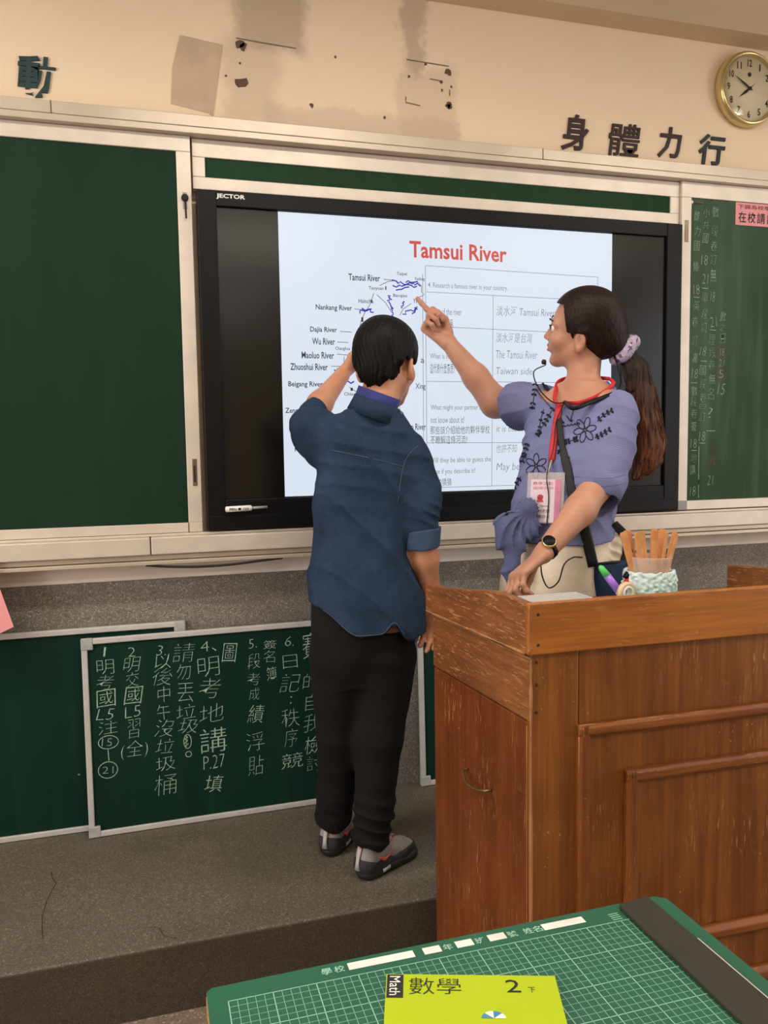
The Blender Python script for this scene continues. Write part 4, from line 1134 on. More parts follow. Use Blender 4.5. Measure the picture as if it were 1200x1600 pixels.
for i, (bx_, by_, tx, ty, tz_, w_, ry) in enumerate([(-0.028, -0.006, -0.076, 0.0, 0.996, 0.010, 0.1), (-0.022, 0.01, -0.058, 0.012, 0.998, 0.011, 0.2), (-0.018, -0.014, -0.044, -0.012, 0.994, 0.009, 0.15), (-0.008, -0.010, -0.036, -0.014, 0.998, 0.010, 0.05), (0.000, -0.012, 0.006, -0.012, 0.974, 0.010, 0.0), (-0.006, 0.016, -0.014, 0.022, 0.960, 0.009, 0.1),
                                                (0.014, 0.010, 0.026, 0.018, 0.998, 0.010, 0.1), (0.010, -0.016, 0.036, -0.020, 0.992, 0.004, 0.0), (0.022, 0.0, 0.040, 0.004, 0.998, 0.011, 0.2), (0.026, -0.004, 0.068, -0.006, 0.994, 0.006, 0.4), (0.020, -0.02, 0.060, -0.026, 0.988, 0.004, 0.0)]):
    a = Vector((JC.x + bx_, JC.y + by_, jz + 0.010)); b = Vector((JC.x + tx, JC.y + ty, tz_))
    d = (b - a).normalized(); q = Vector((math.cos(ry), -math.sin(ry), 0)); q = (q - d * q.dot(d)).normalized(); n_ = d.cross(q)
    L_ = (b - a).length
    f_ = lambda u, v, n: tuple(a + q * u + n_ * n + d * v)
    o = MB().prism([(-w_ * 0.9, 0), (w_ * 0.9, 0), (w_, L_ - 0.004), (w_ * 0.6, L_), (-w_ * 0.6, L_), (-w_, L_ - 0.004)], (-0.001, 0.001), f_).build('wooden_stick', stick_m)
    tag(o, labs[i], 'stick', 'wooden sticks in the jar')
    if i == 1:
        m_ = MB()
        for k in range(4): m_.prism([(-0.006, 0.075 + k * 0.014), (0.006, 0.075 + k * 0.014), (0.005, 0.083 + k * 0.014), (-0.004, 0.083 + k * 0.014)], (0.0011, 0.0013), lambda u, v, n: f_(u, v, -n))
        pr = m_.build('printed_mark', M['dark']); pr.parent = o
# glue-stick like colourful pen
pen = thing('gel_pen', 'purple and green glossy tube pen standing tilted beside the jar', 'pen', (1.11, 1.72, ZT))
p0, p1 = Vector((1.114, 1.70, ZT + 0.012)), Vector((1.060, 1.735, 0.914)); d = p1 - p0
MB().tube([p0 + d * 0.02, p0 + d * 0.40], 0.0092, 14).build('pen_base', M['white'], pen)
MB().tube([p0 + d * 0.3, p0 + d * 0.72], 0.0095, 14).build('purple_barrel', simple('purple_plastic', lin(160, 108, 214), 0.25), pen)
MB().tube([p0 + d * 0.72, p0 + d * 0.95, p1], [0.0095, 0.0072, 0.003], 14).build('green_cap', simple('green_plastic', lin(96, 214, 110), 0.25), pen)
tp = thing('tape_roll', 'small red and cream tape roll standing behind the podium rim', 'tape', (1.10, 1.68, ZT))
tc = (1.100, 1.68, ZT + 0.0385)
MB().lathe([(0.017, -0.006), (0.027, -0.006), (0.027, 0.006), (0.017, 0.006), (0.017, -0.006)], tc, (0.25, -1, 0), 32, cap=False).build('tape_ring', simple('cream_tape', lin(232, 196, 156), 0.3), tp)
MB().box(tc[0] - 0.03, tc[0] + 0.045, 1.672, 1.73, ZT + 0.0022, ZT + 0.012).build('holder_base', M['white'], tp, 0.002)
MB().lathe([(0.012, -0.008), (0.0175, -0.008), (0.0175, 0.008), (0.012, 0.008), (0.012, -0.008)], tc, (0.25, -1, 0), 32, cap=False).build('core', M['white'], tp)
rt = thing('red_clip', 'small red and black clip lying beside the tape roll', 'clip', (1.13, 1.70, ZT))
MB().lathe([(0.010, -0.005), (0.018, -0.005), (0.018, 0.005), (0.010, 0.005), (0.010, -0.005)], (1.132, 1.715, ZT + 0.050), (0.3, -1, 0.2), 24, cap=False).build('clip_ring', M['red'], rt)
MB().tube([(1.124, 1.722, ZT + 0.066), (1.134, 1.722, ZT + 0.078)], 0.009, 10).build('clip_knob', M['black'], rt)

# ================================================================== STUDENT DESK in the foreground
dk = thing('student_desk', 'wooden student desk in the foreground under a green mat', 'desk', (0.36, 0.68, ZF))
MB().box(0.0435, 0.648, 0.464, 0.896, 0.574, 0.5975).build('desk_top', M['wood_desk'], dk, 0.003)
MB().box(0.075, 0.635, 0.50, 0.515, 0.47, 0.574).box(0.075, 0.635, 0.865, 0.88, 0.47, 0.574).box(0.075, 0.09, 0.515, 0.865, 0.47, 0.574).box(0.62, 0.635, 0.515, 0.865, 0.47, 0.574).build('apron', M['wood_desk'], dk, 0.002)
for x in (0.075, 0.60):
    for y in (0.50, 0.845):
        MB().box(x, x + 0.035, y, y + 0.035, ZF, 0.574).build('leg', M['wood_desk'], dk, 0.003)
# cutting-mat style desk mat: wood-edged cover
mt = thing('desk_mat', 'green gridded desk mat with printed name boxes covering the desk', 'mat', (0.36, 0.68, 0.5975))
M['mat'] = simple('mat_green', lin(34, 94, 72), 0.45, 0, 0.05, 8)
M['matline'] = simple('mat_lines', lin(150, 196, 172), 0.6, 0, 0.03)
pm = [(0.044, 0.462), (0.044, 0.893), (0.050, 0.899), (0.640, 0.906), (0.654, 0.896), (0.668, 0.462)]
MB().prism(pm, (0.5976, 0.6005), lambda u, v, n: (u, v, n)).build('mat_sheet', M['mat'], mt)
fm = lambda u, v, n: (u, v, 0.6006 + n)
mb = MB(); mf = MB()
GX0, GY1 = 0.0665, 0.8705
for i in range(56):
    x = GX0 + i * 0.01
    if x > 0.628: break
    ribbon(mb if i % 5 == 0 else mf, [(x, GY1), (x, 0.47)], 0.0011 if i % 5 == 0 else 0.0005, fm)
for j in range(41):
    y = GY1 - j * 0.01
    ribbon(mb if j % 5 == 0 else mf, [(GX0 - 0.0005, y), (0.6265, y)], 0.0011 if j % 5 == 0 else 0.0005, fm)
mb.build('bold_grid_lines', M['matline'], mt, kind='stuff'); mf.build('fine_grid_lines', M['matline'], mt, kind='stuff')
M['label_white'] = simple('label_white', lin(226, 226, 216), 0.6)
for a, b in ((0.2085, 0.291), (0.303, 0.3255), (0.3455, 0.368), (0.389, 0.412), (0.464, 0.523)):
    m_ = MB(); m_.add([fm(a, 0.8815, 0.0001), fm(b, 0.8815, 0.0001), fm(b, 0.8945, 0.0001), fm(a, 0.8945, 0.0001)], [(0, 1, 2, 3)])
    m_.build('name_box', M['label_white'], mt)
for ch, a in (('學', 0.176), ('校', 0.1915), ('年', 0.3285), ('班', 0.371), ('號', 0.415), ('姓', 0.437), ('名', 0.450)):
    m_ = MB(); put_text(m_, ch, (a, a + 0.0125, 0.8815, 0.8935), fm, 0.0001, 0.012); m_.build('printed_character', M['matline'], mt)
m_ = MB()
for k in range(4): m_.add([fm(0.558, 0.8875 - k * 0.004, 0.0001), fm(0.572, 0.8875 - k * 0.004, 0.0001), fm(0.572, 0.8862 - k * 0.004, 0.0001), fm(0.558, 0.8862 - k * 0.004, 0.0001)], [(0, 1, 2, 3)])
m_.build('small_print', M['matline'], mt)
# dark bar lying along the right edge of the mat
br = thing('ruler_bar', 'long flat olive-black ruler bar lying along the right side of the mat', 'ruler', (0.605, 0.70, 0.601))
M['olive'] = simple('olive_black', lin(44, 43, 30), 0.7, 0, 0.06, 6)
pb = [(0.5815, 0.470), (0.5785, 0.893), (0.582, 0.896), (0.6245, 0.900), (0.6265, 0.896), (0.6385, 0.470)]
MB().prism(pb, (0.6008, 0.6075), lambda u, v, n: (u, v, n)).build('bar_body', M['olive'], br, 0.0015)
MB().box(0.6285, 0.6298, 0.47, 0.80, 0.6076, 0.6080, lambda u, v, n: (u + (0.80 - v) * 0.024, v, n)).build('metal_edge', M['steel'], br)
# maths book
bk = thing('textbook', 'bright yellow-green maths textbook lying on the green mat', 'book', (0.31, 0.72, 0.601))
BA = Vector((0.2435, 0.845)); bux = (Vector((0.425, 0.7835)) - BA).normalized(); buy = Vector((-bux.y, bux.x)) * -1
bfn = lambda u, v, n: (BA.x + bux.x * u + buy.x * v, BA.y + bux.y * u + buy.y * v, 0.601 + n)
M['lime'] = simple('lime_cover', lin(178, 198, 14), 0.35, 0, 0.03, 5)
MB().prism([(0, 0), (0.1915, 0), (0.1915, 0.262), (0, 0.262)], (0.0105, 0.0115), bfn).build('cover', M['lime'], bk)
MB().prism([(0.001, 0.001), (0.190, 0.001), (0.190, 0.261), (0.001, 0.261)], (0.0008, 0.0105), bfn).build('pages', M['white'], bk)
MB().prism([(0, 0), (0.1915, 0), (0.1915, 0.262), (0, 0.262)], (0.0, 0.0008), bfn).build('cover', M['lime'], bk)
bt = lambda u, v, n: bfn(u, v, 0.0117 + n)
m_ = MB(); m_.add([bt(0.001, 0.001, 0), bt(0.0195, 0.001, 0), bt(0.0195, 0.040, 0), bt(0.001, 0.040, 0)], [(0, 1, 2, 3)]); m_.build('black_label', M['ink'], bk)
m_ = MB(); put_text(m_, 'Math', (0.004, 0.037, 0.0045, 0.0165), lambda u, v, n: bt(v, u, 0.0002)if False else bt(0.0205 - v, u, 0.0002), 0, 0.0); 
# the word runs down the spine label
m_ = MB(); put_text(m_, 'Math', (0.004, 0.036, 0.004, 0.016), lambda u, v, n: bt(v, u, 0.0002), 0, 0.0); m_.build('spine_word', M['white'], bk)
for ch, u, w_, v0, hh in (('數', 0.026, 0.028, 0.006, 0.028), ('學', 0.057, 0.027, 0.007, 0.026), ('2', 0.134, 0.016, 0.008, 0.021), ('下', 0.158, 0.008, 0.020, 0.009)):
    m_ = MB(); put_text(m_, ch, (u, u + w_, -v0 - hh, -v0), lambda a, b, n: bt(a, -b, 0.0002), 0, -0.008 if ch in '數學' else 0.0); m_.build('title_character', M['ink'], bk)
# little umbrella picture
uc, uv_ = 0.116, 0.070
m_ = MB()
for k in range(4):
    c_ = [M['white'], M['ink'], M['label_white'], M['ink']][k]
    m2 = MB(); a0, a1 = PI * k / 4, PI * (k + 1) / 4
    P_ = [(uc, -uv_)] + [(uc + 0.013 * math.cos(a0 + (a1 - a0) * i / 5), -uv_ + 0.011 * math.sin(a0 + (a1 - a0) * i / 5)) for i in range(6)]
    m2.add([bt(a, -b, 0.0002) for a, b in P_], [tuple(range(7))]); m2.build('umbrella_picture', c_ if k % 2 == 0 else simple('blue_print', lin(70, 130, 170), 0.6), bk)

# ================================================================== THE STUDENT (boy in denim shirt, seen from behind)
boy = thing('person', 'student with short black hair in dark denim shirt and black trousers, back turned', 'person', (0.56, 2.16, 0.0))
HC = (0.660, 2.190, 1.450)
bf = (0.66, 0.74, -0.14)
S = SDF((0.32, 1.98, 0.06), (0.92, 2.72, 1.64), 0.004)
Pb, Bb = head(S, HC, bf, 0.98, neck=(0.610, 2.145, 1.29), nr=0.050)
# trunk
S.loft([(0.62, 0.562, 2.150, 0.125, 0.080), (0.72, 0.563, 2.150, 0.134, 0.088), (0.86, 0.585, 2.150, 0.120, 0.085), (1.05, 0.597, 2.155, 0.130, 0.085), (1.18, 0.600, 2.155, 0.140, 0.080), (1.25, 0.602, 2.155, 0.120, 0.065), (1.30, 0.606, 2.150, 0.06, 0.05)], -0.05, 0.03)
# left arm, reaching up to the screen
S.chain([((0.478, 2.190, 1.235), 0.046), ((0.468, 2.395, 1.285), 0.041)], 0.03)
S.chain([((0.468, 2.395, 1.285), 0.038), ((0.520, 2.445, 1.345), 0.037), ((0.612, 2.530, 1.440), 0.025)], 0.02)
hand(S, (0.616, 2.534, 1.444), (0.62, 0.48, 0.62), (0.3, 0.55, -0.75), (-0.1, -0.75, -0.6), 0.85, [(0.05, 0.08, 0.05), (1.2, 1.5, 0.9), (1.3, 1.5, 0.9), (1.3, 1.5, 0.9)], wr=0.022)
# right arm, hanging
S.chain([((0.705, 2.135, 1.185), 0.038), ((0.722, 2.100, 0.975), 0.040)], 0.03)
S.chain([((0.722, 2.100, 0.975), 0.040), ((0.735, 2.103, 0.90), 0.037), ((0.762, 2.120, 0.775), 0.024)], 0.02)
hand(S, (0.763, 2.121, 0.772), (0.06, 0.12, -1.0), (0.85, -0.5, 0.0), (-0.5, 0.1, 0.0), 0.88, [(0.6, 0.7, 0.4), (0.5, 0.7, 0.4), (0.5, 0.7, 0.4), (0.5, 0.7, 0.4)], thumb=(-0.45, 0.85, 0.3), wr=0.022)
# legs
S.chain([((0.512, 2.165, 0.66), 0.078), ((0.512, 2.225, 0.39), 0.052), ((0.503, 2.290, 0.09), 0.036)], 0.03)
S.chain([((0.622, 2.145, 0.66), 0.078), ((0.602, 2.140, 0.39), 0.052), ((0.574, 2.140, 0.09), 0.036)], 0.03)
body = S.mesh('body', M['skin_boy'], boy)
# hair
S = SDF((0.48, 2.02, 1.30), (0.80, 2.36, 1.64), 0.003)
S.ell(Pb(-0.016, 0, 0.030), V3((0.108, 0.090, 0.094)) * 0.99, Bb, 0.01)
S.ell(Pb(-0.050, 0, -0.020), V3((0.064, 0.072, 0.072)) * 1.02, Bb, 0.02)
S.cone(Pb(-0.065, -0.03, -0.070), 0.020, Pb(-0.065, 0.03, -0.070), 0.020, 0.02)
f_, r_, u_ = Bb
def bl(x, y, z):
    d = [x - HC[0], y - HC[1], z - HC[2]]
    return [sum(d[i] * B[i] for i in range(3)) / 0.98 for B in (f_, r_, u_)]
def hcut(x, y, z):
    a, b, c = bl(x, y, z)
    jag = 0.004 * np.sin(b * 210 + 1) + 0.003 * np.sin(b * 97 + a * 150) + 0.003 * np.sin(a * 260)
    face = np.minimum(a - 0.045 + jag, 0.050 - c + jag)            # open face
    side = np.minimum(a + 0.036 + 0.6 * (c + 0.03) + jag, np.minimum(-0.002 - c + jag, 0.05 - a))           # around the ears
    low = -0.088 + 13 * b * b - c + jag
    return np.maximum(np.maximum(face, side), low)
S.cut(hcut)
def strands(x, y, z):
    a, b, c = bl(x, y, z)
    th = np.arctan2(b, -a + 0.02); rr_ = np.sqrt(a * a + b * b) + 1e-5
    lowm = np.clip((0.03 - c) / 0.08, 0, 1)
    return -((0.0006 + 0.0010 * lowm) * np.sin(th * 60 + 4 * np.sin(c * 40) + 2 * np.sin(th * 9)) + 0.0006 * np.sin(th * 117 + c * 90)) + wav(3, 6, 30, 80, 0.0012)(x, y, z)
S.displace(strands, 0.02)
S.mesh('hair', M['hair_black'], boy)
for q in (-1, 1):
    e = MB(); 
    E_ = Pb(0.078, q * 0.031, 0.001)
    S = SDF(V3(E_) - 0.02, V3(E_) + 0.02, 0.0015); S.ell(E_, (0.0105, 0.0105, 0.0105), None, 0.002); S.mesh('eye', M['white'], boy)
# denim shirt
S = SDF((0.36, 1.97, 0.62), (0.88, 2.52, 1.42), 0.0042)
S.loft([(0.630, 0.578, 2.140, 0.172, 0.112), (0.72, 0.578, 2.140, 0.172, 0.112), (0.80, 0.572, 2.145, 0.163, 0.112), (0.90, 0.562, 2.148, 0.140, 0.105), (1.05, 0.578, 2.152, 0.138, 0.102), (1.16, 0.592, 2.155, 0.146, 0.100), (1.23, 0.598, 2.155, 0.140, 0.090), (1.28, 0.603, 2.155, 0.112, 0.075), (1.315, 0.606, 2.150, 0.070, 0.062)], -0.05, 0.03, 2.4)
# left sleeve
S.chain([((0.500, 2.175, 1.225), 0.070), ((0.472, 2.30, 1.255), 0.064), ((0.470, 2.385, 1.278), 0.058)], 0.035)
S.cone((0.466, 2.388, 1.282), 0.053, (0.492, 2.412, 1.318), 0.046, 0.012)
S.cone((0.473, 2.24, 1.20), 0.048, (0.468, 2.36, 1.235), 0.042, 0.03)
# right sleeve, rolled to the elbow
S.chain([((0.698, 2.135, 1.175), 0.066), ((0.726, 2.118, 1.06), 0.056), ((0.724, 2.102, 0.985), 0.051)], 0.03)
# hem: shirt tail longer behind the left, cut up at the right hip
def hem(x, y, z):
    u = x - 0.56
    zb = 0.708 + 0.085 * (1 - np.exp(-(np.clip(-u - 0.03, 0, 1) / 0.075) ** 2)) + 0.030 * np.exp(-((u - 0.066) / 0.020) ** 2) - 0.020 * np.clip((u - 0.085) / 0.02, 0, 1)
    return zb - z
S.cut(lambda x, y, z: np.where((x > 0.672) & (z > 0.93), -0.1, hem(x, y, z)))
def ridged(seed, k, d, amp, warp=1.6):
    """irregular sharp folds running across direction d"""
    d = np.array(d, float); d /= np.linalg.norm(d)
    w1 = wav(seed, 5, k * 0.10, k * 0.35, warp); w2 = wav(seed + 50, 4, k * 0.1, k * 0.25, 0.6)
    def f(x, y, z):
        p = (x * d[0] + y * d[1] + z * d[2]) * k + w1(x, y, z)
        return amp * (np.abs(np.sin(p)) ** 0.7 - 0.6) * np.clip(0.5 + w2(x, y, z), 0, 1.2)
    return f
# folds
def folds(x, y, z):
    o = wav(11, 7, 10, 34, 0.0030, (1, 1, 0.5))(x, y, z)
    o = o + wav(12, 5, 45, 90, 0.0008)(x, y, z)
    w = np.exp(-((x - 0.725) / 0.055) ** 2 - ((z - 1.03) / 0.045) ** 2)
    o = o + w * ridged(31, 95, (0.35, 0.1, 1), 0.017)(x, y, z)
    w = np.exp(-((x - 0.47) / 0.05) ** 2 - ((z - 1.235) / 0.06) ** 2)
    o = o + w * ridged(32, 85, (0.9, 0.2, 0.7), 0.014)(x, y, z)
    o = o + ridged(36, 24, (0.6, 0.1, 0.5), 0.008, 1.4)(x, y, z) + ridged(37, 46, (0.3, 0.1, 0.9), 0.0045, 1.6)(x, y, z)
    w = np.clip((1.0 - z) / 0.3, 0, 1) * (x < 0.68)
    o = o + w * ridged(33, 26, (1, 0.1, 0.12), 0.007, 1.0)(x, y, z)
    w = np.exp(-((x - 0.60) / 0.08) ** 2 - ((z - 0.86) / 0.10) ** 2)
    o = o + w * ridged(34, 60, (0.75, 0, -0.65), 0.005)(x, y, z)
    w = np.exp(-((x - 0.655) / 0.022) ** 2 - ((z - 1.06) / 0.11) ** 2)
    o = o + w * 0.004
    w = np.exp(-((z - 1.17) / 0.07) ** 2 - ((x - 0.52) / 0.08) ** 2)
    o = o + w * ridged(35, 50, (0.5, 0, 0.9), 0.005)(x, y, z)
    return o
S.displace(folds)
shirt = S.mesh('denim_shirt', M['denim'], boy)
bv = bvh_of(shirt)
def snap(bv, p, toward, lift=0.001):
    d = (Vector(toward) - Vector(p)).normalized()
    h_ = bv.ray_cast(Vector(p), d, 3)
    if h_[0] is None:
        h_ = bv.find_nearest(Vector(toward)); n_ = h_[1]
        return h_[0] + n_ * lift
    n_ = h_[1]
    if n_.dot(d) > 0: n_ = -n_
    return h_[0] + n_ * lift
def seam(pts, name, mat, parent, bv, r=0.0009, src=None, n=4):
    out = []
    for p in smooth_path(pts, n):
        out.append(snap(bv, (p.x * 0.6, p.y - 1.0, p.z * 0.9 + 0.12) if src is None else (p + Vector(src)), p, r * 0.5))
    out2 = [out[0]]
    for p in out[1:]:
        if (p - out2[-1]).length < 0.05: out2.append(p)
    if len(out2) > 1: return MB().tube(out2, r, 5).build(name, mat, parent)
for pts in ([(0.47, 2.06, 1.205), (0.56, 2.05, 1.185), (0.66, 2.05, 1.158)],                                  # yoke
            [(0.735, 2.05, 1.225), (0.690, 2.05, 1.205), (0.660, 2.05, 1.16), (0.642, 2.05, 1.06)]):
    seam(pts, 'stitched_seam', M['stitch'], shirt, bv)
# hem stitching follows the edge
hp = []
for i in range(25):
    x = 0.435 + i * 0.0092
    z = float(hem(np.array(x), 0.0, np.array(0.0))) + 0.006
    hp.append((x, 2.05, z))
seam(hp, 'hem_stitching', M['stitch'], shirt, bv, 0.0010, n=2)
S = SDF((0.64, 2.02, 0.90), (0.80, 2.18, 1.02), 0.003)
S.cone((0.7235, 2.101, 0.985), 0.055, (0.7215, 2.099, 0.935), 0.0525, 0.006)
S.cut(lambda x, y, z: np.maximum(0.932 + 0.1 * (x - 0.72) - z, z - 0.984 - 0.1 * (x - 0.72)) + 0 * y)
S.cone((0.722, 2.099, 0.965), 0.0475, (0.7215, 2.099, 0.92), 0.0475, 0.002, op='s')
S.displace(wav(7, 6, 30, 80, 0.0014))
M['denim_light'] = cloth('denim_inside', lin(58, 74, 98), 0.9, 0.12, 14)
S.mesh('rolled_cuff', M['denim_light'], shirt, label='paler turned-up cuff')
# collar: denim band with royal blue lining showing above it
def band(name, c, rx, ry, h0, h1, tilt, mat, parent, th=0.004, flare=0.0, a0=0, a1=2 * PI, n=40):
    m = MB(); c = Vector(c); T = Vector(tilt).normalized()
    X_ = (Vector((1, 0, 0)) - T * T.x).normalized(); Y_ = T.cross(X_)
    vs = []
    full = abs(a1 - a0 - 2 * PI) < 1e-3
    for i in range(n if full else n + 1):
        a = a0 + (a1 - a0) * i / n
        d = X_ * math.cos(a) * rx + Y_ * math.sin(a) * ry
        e = d.normalized()
        for (hh, o) in ((h0, flare), (h1, 0), (h1, -th), (h0, flare - th)):
            vs.append(c + d + e * o + T * hh)
    k = n if full else n + 1
    fs = []
    for i in range(k if full else n):
        j = (i + 1) % k
        for q in range(4): fs.append((i * 4 + q, j * 4 + q, j * 4 + (q + 1) % 4, i * 4 + (q + 1) % 4))
    if not full: fs += [(3, 2, 1, 0), (n * 4, n * 4 + 1, n * 4 + 2, n * 4 + 3)]
    m.add(vs, fs, True)
    return m.build(name, mat, parent)
ct = (0.34, -0.16, 1.0)
band('collar_lining', (0.607, 2.142, 1.318), 0.061, 0.063, -0.01, 0.044, ct, M['collar_blue'], shirt, 0.005)
band('collar', (0.607, 2.142, 1.312), 0.0645, 0.0665, -0.020, 0.026, ct, M['denim'], shirt, 0.005, 0.008)
# trousers
S = SDF((0.38, 2.00, 0.06), (0.76, 2.42, 0.80), 0.004)
S.loft([(0.56, 0.565, 2.152, 0.100, 0.070), (0.64, 0.565, 2.150, 0.134, 0.094), (0.70, 0.565, 2.150, 0.142, 0.098), (0.80, 0.566, 2.150, 0.139, 0.095)], -0.05, 0.05)
S.chain([((0.506, 2.165, 0.62), 0.090), ((0.510, 2.215, 0.40), 0.066), ((0.505, 2.265, 0.20), 0.053), ((0.500, 2.285, 0.115), 0.054)], 0.03)
S.chain([((0.626, 2.145, 0.62), 0.092), ((0.603, 2.135, 0.40), 0.066), ((0.587, 2.132, 0.20), 0.054), ((0.576, 2.134, 0.115), 0.055)], 0.03)
def pf(x, y, z):
    o = wav(21, 6, 20, 50, 0.0022)(x, y, z)
    w = np.exp(-((z - 0.15) / 0.07) ** 2)
    o = o + w * ridged(41, 85, (0.15, 0.1, 1), 0.010)(x, y, z)
    w = np.exp(-((z - 0.42) / 0.07) ** 2)
    return o + w * ridged(42, 60, (0.3, 0, 1), 0.005)(x, y, z)
S.displace(pf)
S.cut(lambda x, y, z: 0.085 + 0.012 * np.sin(x * 60) - z + 0 * y)
S.cut(lambda x, y, z: z - 0.708 - 0.5 * np.clip(0.60 - x, 0, 1) + 0 * y)
trs = S.mesh('trousers', M['black_pants'], boy)
# sneakers
M['shoe_grey'] = cloth('shoe_grey_mesh', lin(150, 146, 142), 0.7, 0.12, 30)
M['shoe_dark'] = cloth('shoe_dark_mesh', lin(52, 50, 52), 0.7, 0.15, 30)
M['sole'] = simple('black_sole', lin(30, 27, 27), 0.5)
M['salmon'] = simple('salmon_trim', lin(232, 104, 96), 0.6)
M['shoe_light'] = simple('light_grey_panel', lin(176, 174, 174), 0.5)
def sneaker(heel, toe, L):
    heel, toe = Vector(heel), Vector(toe)
    f = (toe - heel).normalized(); r = Vector((f.y, -f.x, 0))
    root = thing('sneaker', None, None, heel); root.location = heel - wloc(boy); root.parent = boy
    Pn = lambda a, b, c: heel + f * (a * L) + r * (b) + Vector((0, 0, c))
    lo = np.minimum(V3(Pn(-0.1, 0, 0)), V3(Pn(1.1, 0, 0))) - 0.07; hi = np.maximum(V3(Pn(-0.1, 0, 0)), V3(Pn(1.1, 0, 0))) + 0.07
    lo[2] = -0.01; hi[2] = 0.15
    B = (f, r, Vector((0, 0, 1)))
    def clampbelow(S, z): S.cut(lambda x, y, zz: z - zz + 0 * x + 0 * y)
    S = SDF(lo, hi, 0.003)   # sole
    for a, w, h in ((0.10, 0.034, 0.016), (0.30, 0.034, 0.016), (0.50, 0.037, 0.014), (0.72, 0.042, 0.012), (0.88, 0.036, 0.011)):
        S.ell(Pn(a, 0, h), (0.032 if a > .8 else 0.036, w, h + 0.006), B, 0.02)
    S.cone(Pn(0.12, 0, 0.018), 0.033, Pn(0.5, 0, 0.016), 0.036, 0.01, flat=((0, 0, 1), 0.6))
    S.cone(Pn(0.5, 0, 0.016), 0.036, Pn(0.86, 0, 0.014), 0.036, 0.01, flat=((0, 0, 1), 0.5))
    clampbelow(S, 0.001)
    S.cut(lambda x, y, z: z - 0.034 + 0 * x + 0 * y)
    S.mesh('sole', M['sole'], root)
    S = SDF(lo, hi, 0.003)   # dark lower upper
    up = [(0.07, 0.0365, 0.060), (0.28, 0.0345, 0.062), (0.50, 0.033, 0.050), (0.70, 0.037, 0.038), (0.87, 0.031, 0.026)]
    for (a, w, h), (a2, w2, h2) in zip(up[:-1], up[1:]):
        S.cone(Pn(a, 0, 0.040 if a < 0.2 else 0.030), w, Pn(a2, 0, 0.028), w2, 0.014)
    S.cut(lambda x, y, z: 0.022 - z + 0 * x + 0 * y)
    S.cut(lambda x, y, z: z - 0.072 + 0.030 * np.clip(((x - heel.x) * f.x + (y - heel.y) * f.y) / L * 2.2, 0, 1) + 0.003 * np.sin(((x - heel.x) * f.x + (y - heel.y) * f.y) * 70))
    S.mesh('lower_upper', M['shoe_dark'], root)
    S = SDF(lo, hi, 0.003)   # grey top with ankle collar
    S.cone(Pn(0.09, 0, 0.048), 0.029, Pn(0.075, 0, 0.086), 0.024, 0.02)
    S.cone(Pn(0.10, 0, 0.055), 0.030, Pn(0.30, 0, 0.066), 0.031, 0.02)
    S.cone(Pn(0.30, 0, 0.066), 0.031, Pn(0.50, 0, 0.050), 0.029, 0.02)
    S.cone(Pn(0.50, 0, 0.050), 0.028, Pn(0.74, 0, 0.034), 0.029, 0.02)
    S.cone(Pn(0.74, 0, 0.034), 0.028, Pn(0.90, 0, 0.024), 0.024, 0.02)
    S.cut(lambda x, y, z: 0.040 - z - 0.14 * np.clip(((x - heel.x) * f.x + (y - heel.y) * f.y) / L - 0.45, 0, 1) * 0.25 + 0.004 * np.sin(((x - heel.x) * f.x + (y - heel.y) * f.y) * 60))
    S.cone(Pn(0.20, 0, 0.115), 0.026, Pn(0.20, 0, 0.075), 0.022, 0.01, op='s')
    S.mesh('upper', M['shoe_grey'], root)
    # heel stripe
    MB().tube([Pn(-0.045, 0, 0.098), Pn(-0.085, 0, 0.072), Pn(-0.108, 0, 0.052), Pn(-0.105, 0, 0.034)], [0.009, 0.0065, 0.006, 0.010], 10, flat=(f, 0.5)).build('heel_stripe', M['shoe_light'], root)
    MB().tube([Pn(-0.035, -0.004, 0.100), Pn(-0.035, 0.006, 0.092)], 0.008, 8).build('heel_tab', simple('pink_tab', lin(196, 140, 136), 0.7), root)
    for k in range(5):
        a = 0.47 + k * 0.055
        zt = 0.090 - k * 0.0058
        MB().tube([Pn(a, -0.021, zt - 0.012), Pn(a + 0.01, 0, zt - 0.001), Pn(a + 0.02, 0.021, zt - 0.012)], 0.0030, 6).build('lace', M['salmon'], root)
    # salmon tick mark and light panel on both sides
    for q in (1, -1):
        MB().tube(smooth_path([Pn(0.16, q * 0.0335, 0.062), Pn(0.25, q * 0.0345, 0.050), Pn(0.31, q * 0.0355, 0.050), Pn(0.46, q * 0.0345, 0.066)], 4), [0.001, 0.003, 0.004, 0.005, 0.006, 0.0065, 0.006, 0.005, 0.004, 0.003, 0.002, 0.0015, 0.001], 6, flat=(r, 0.3)).build('tick_mark', M['salmon'], root)
        MB().tube([Pn(0.22, q * 0.0365, 0.018), Pn(0.36, q * 0.0365, 0.020)], 0.006, 8, flat=(r, 0.4)).build('side_panel', M['shoe_light'], root)
    MB().tube(smooth_path([Pn(0.42, 0.01, 0.094), Pn(0.46, 0.03, 0.105), Pn(0.50, 0.02, 0.09)], 4), 0.0022, 6).build('lace_loop', M['shoe_light'], root)
    return root
sneaker((0.545, 2.115, 0.0), (0.69, 2.200, 0.0), 0.205)
sneaker((0.480, 2.270, 0.0), (0.60, 2.42, 0.0), 0.215)
ep = [Pb(0.0, 0.078, -0.03), Pb(0.0, 0.074, -0.06), Vector(Pb(-0.01, 0.066, -0.09)), Vector((0.672, 2.12, 1.325)), Vector((0.668, 2.085, 1.30))]
MB().tube(smooth_path(ep, 4), 0.0007, 6).build('earphone_cord', M['plastic_grey'], boy)

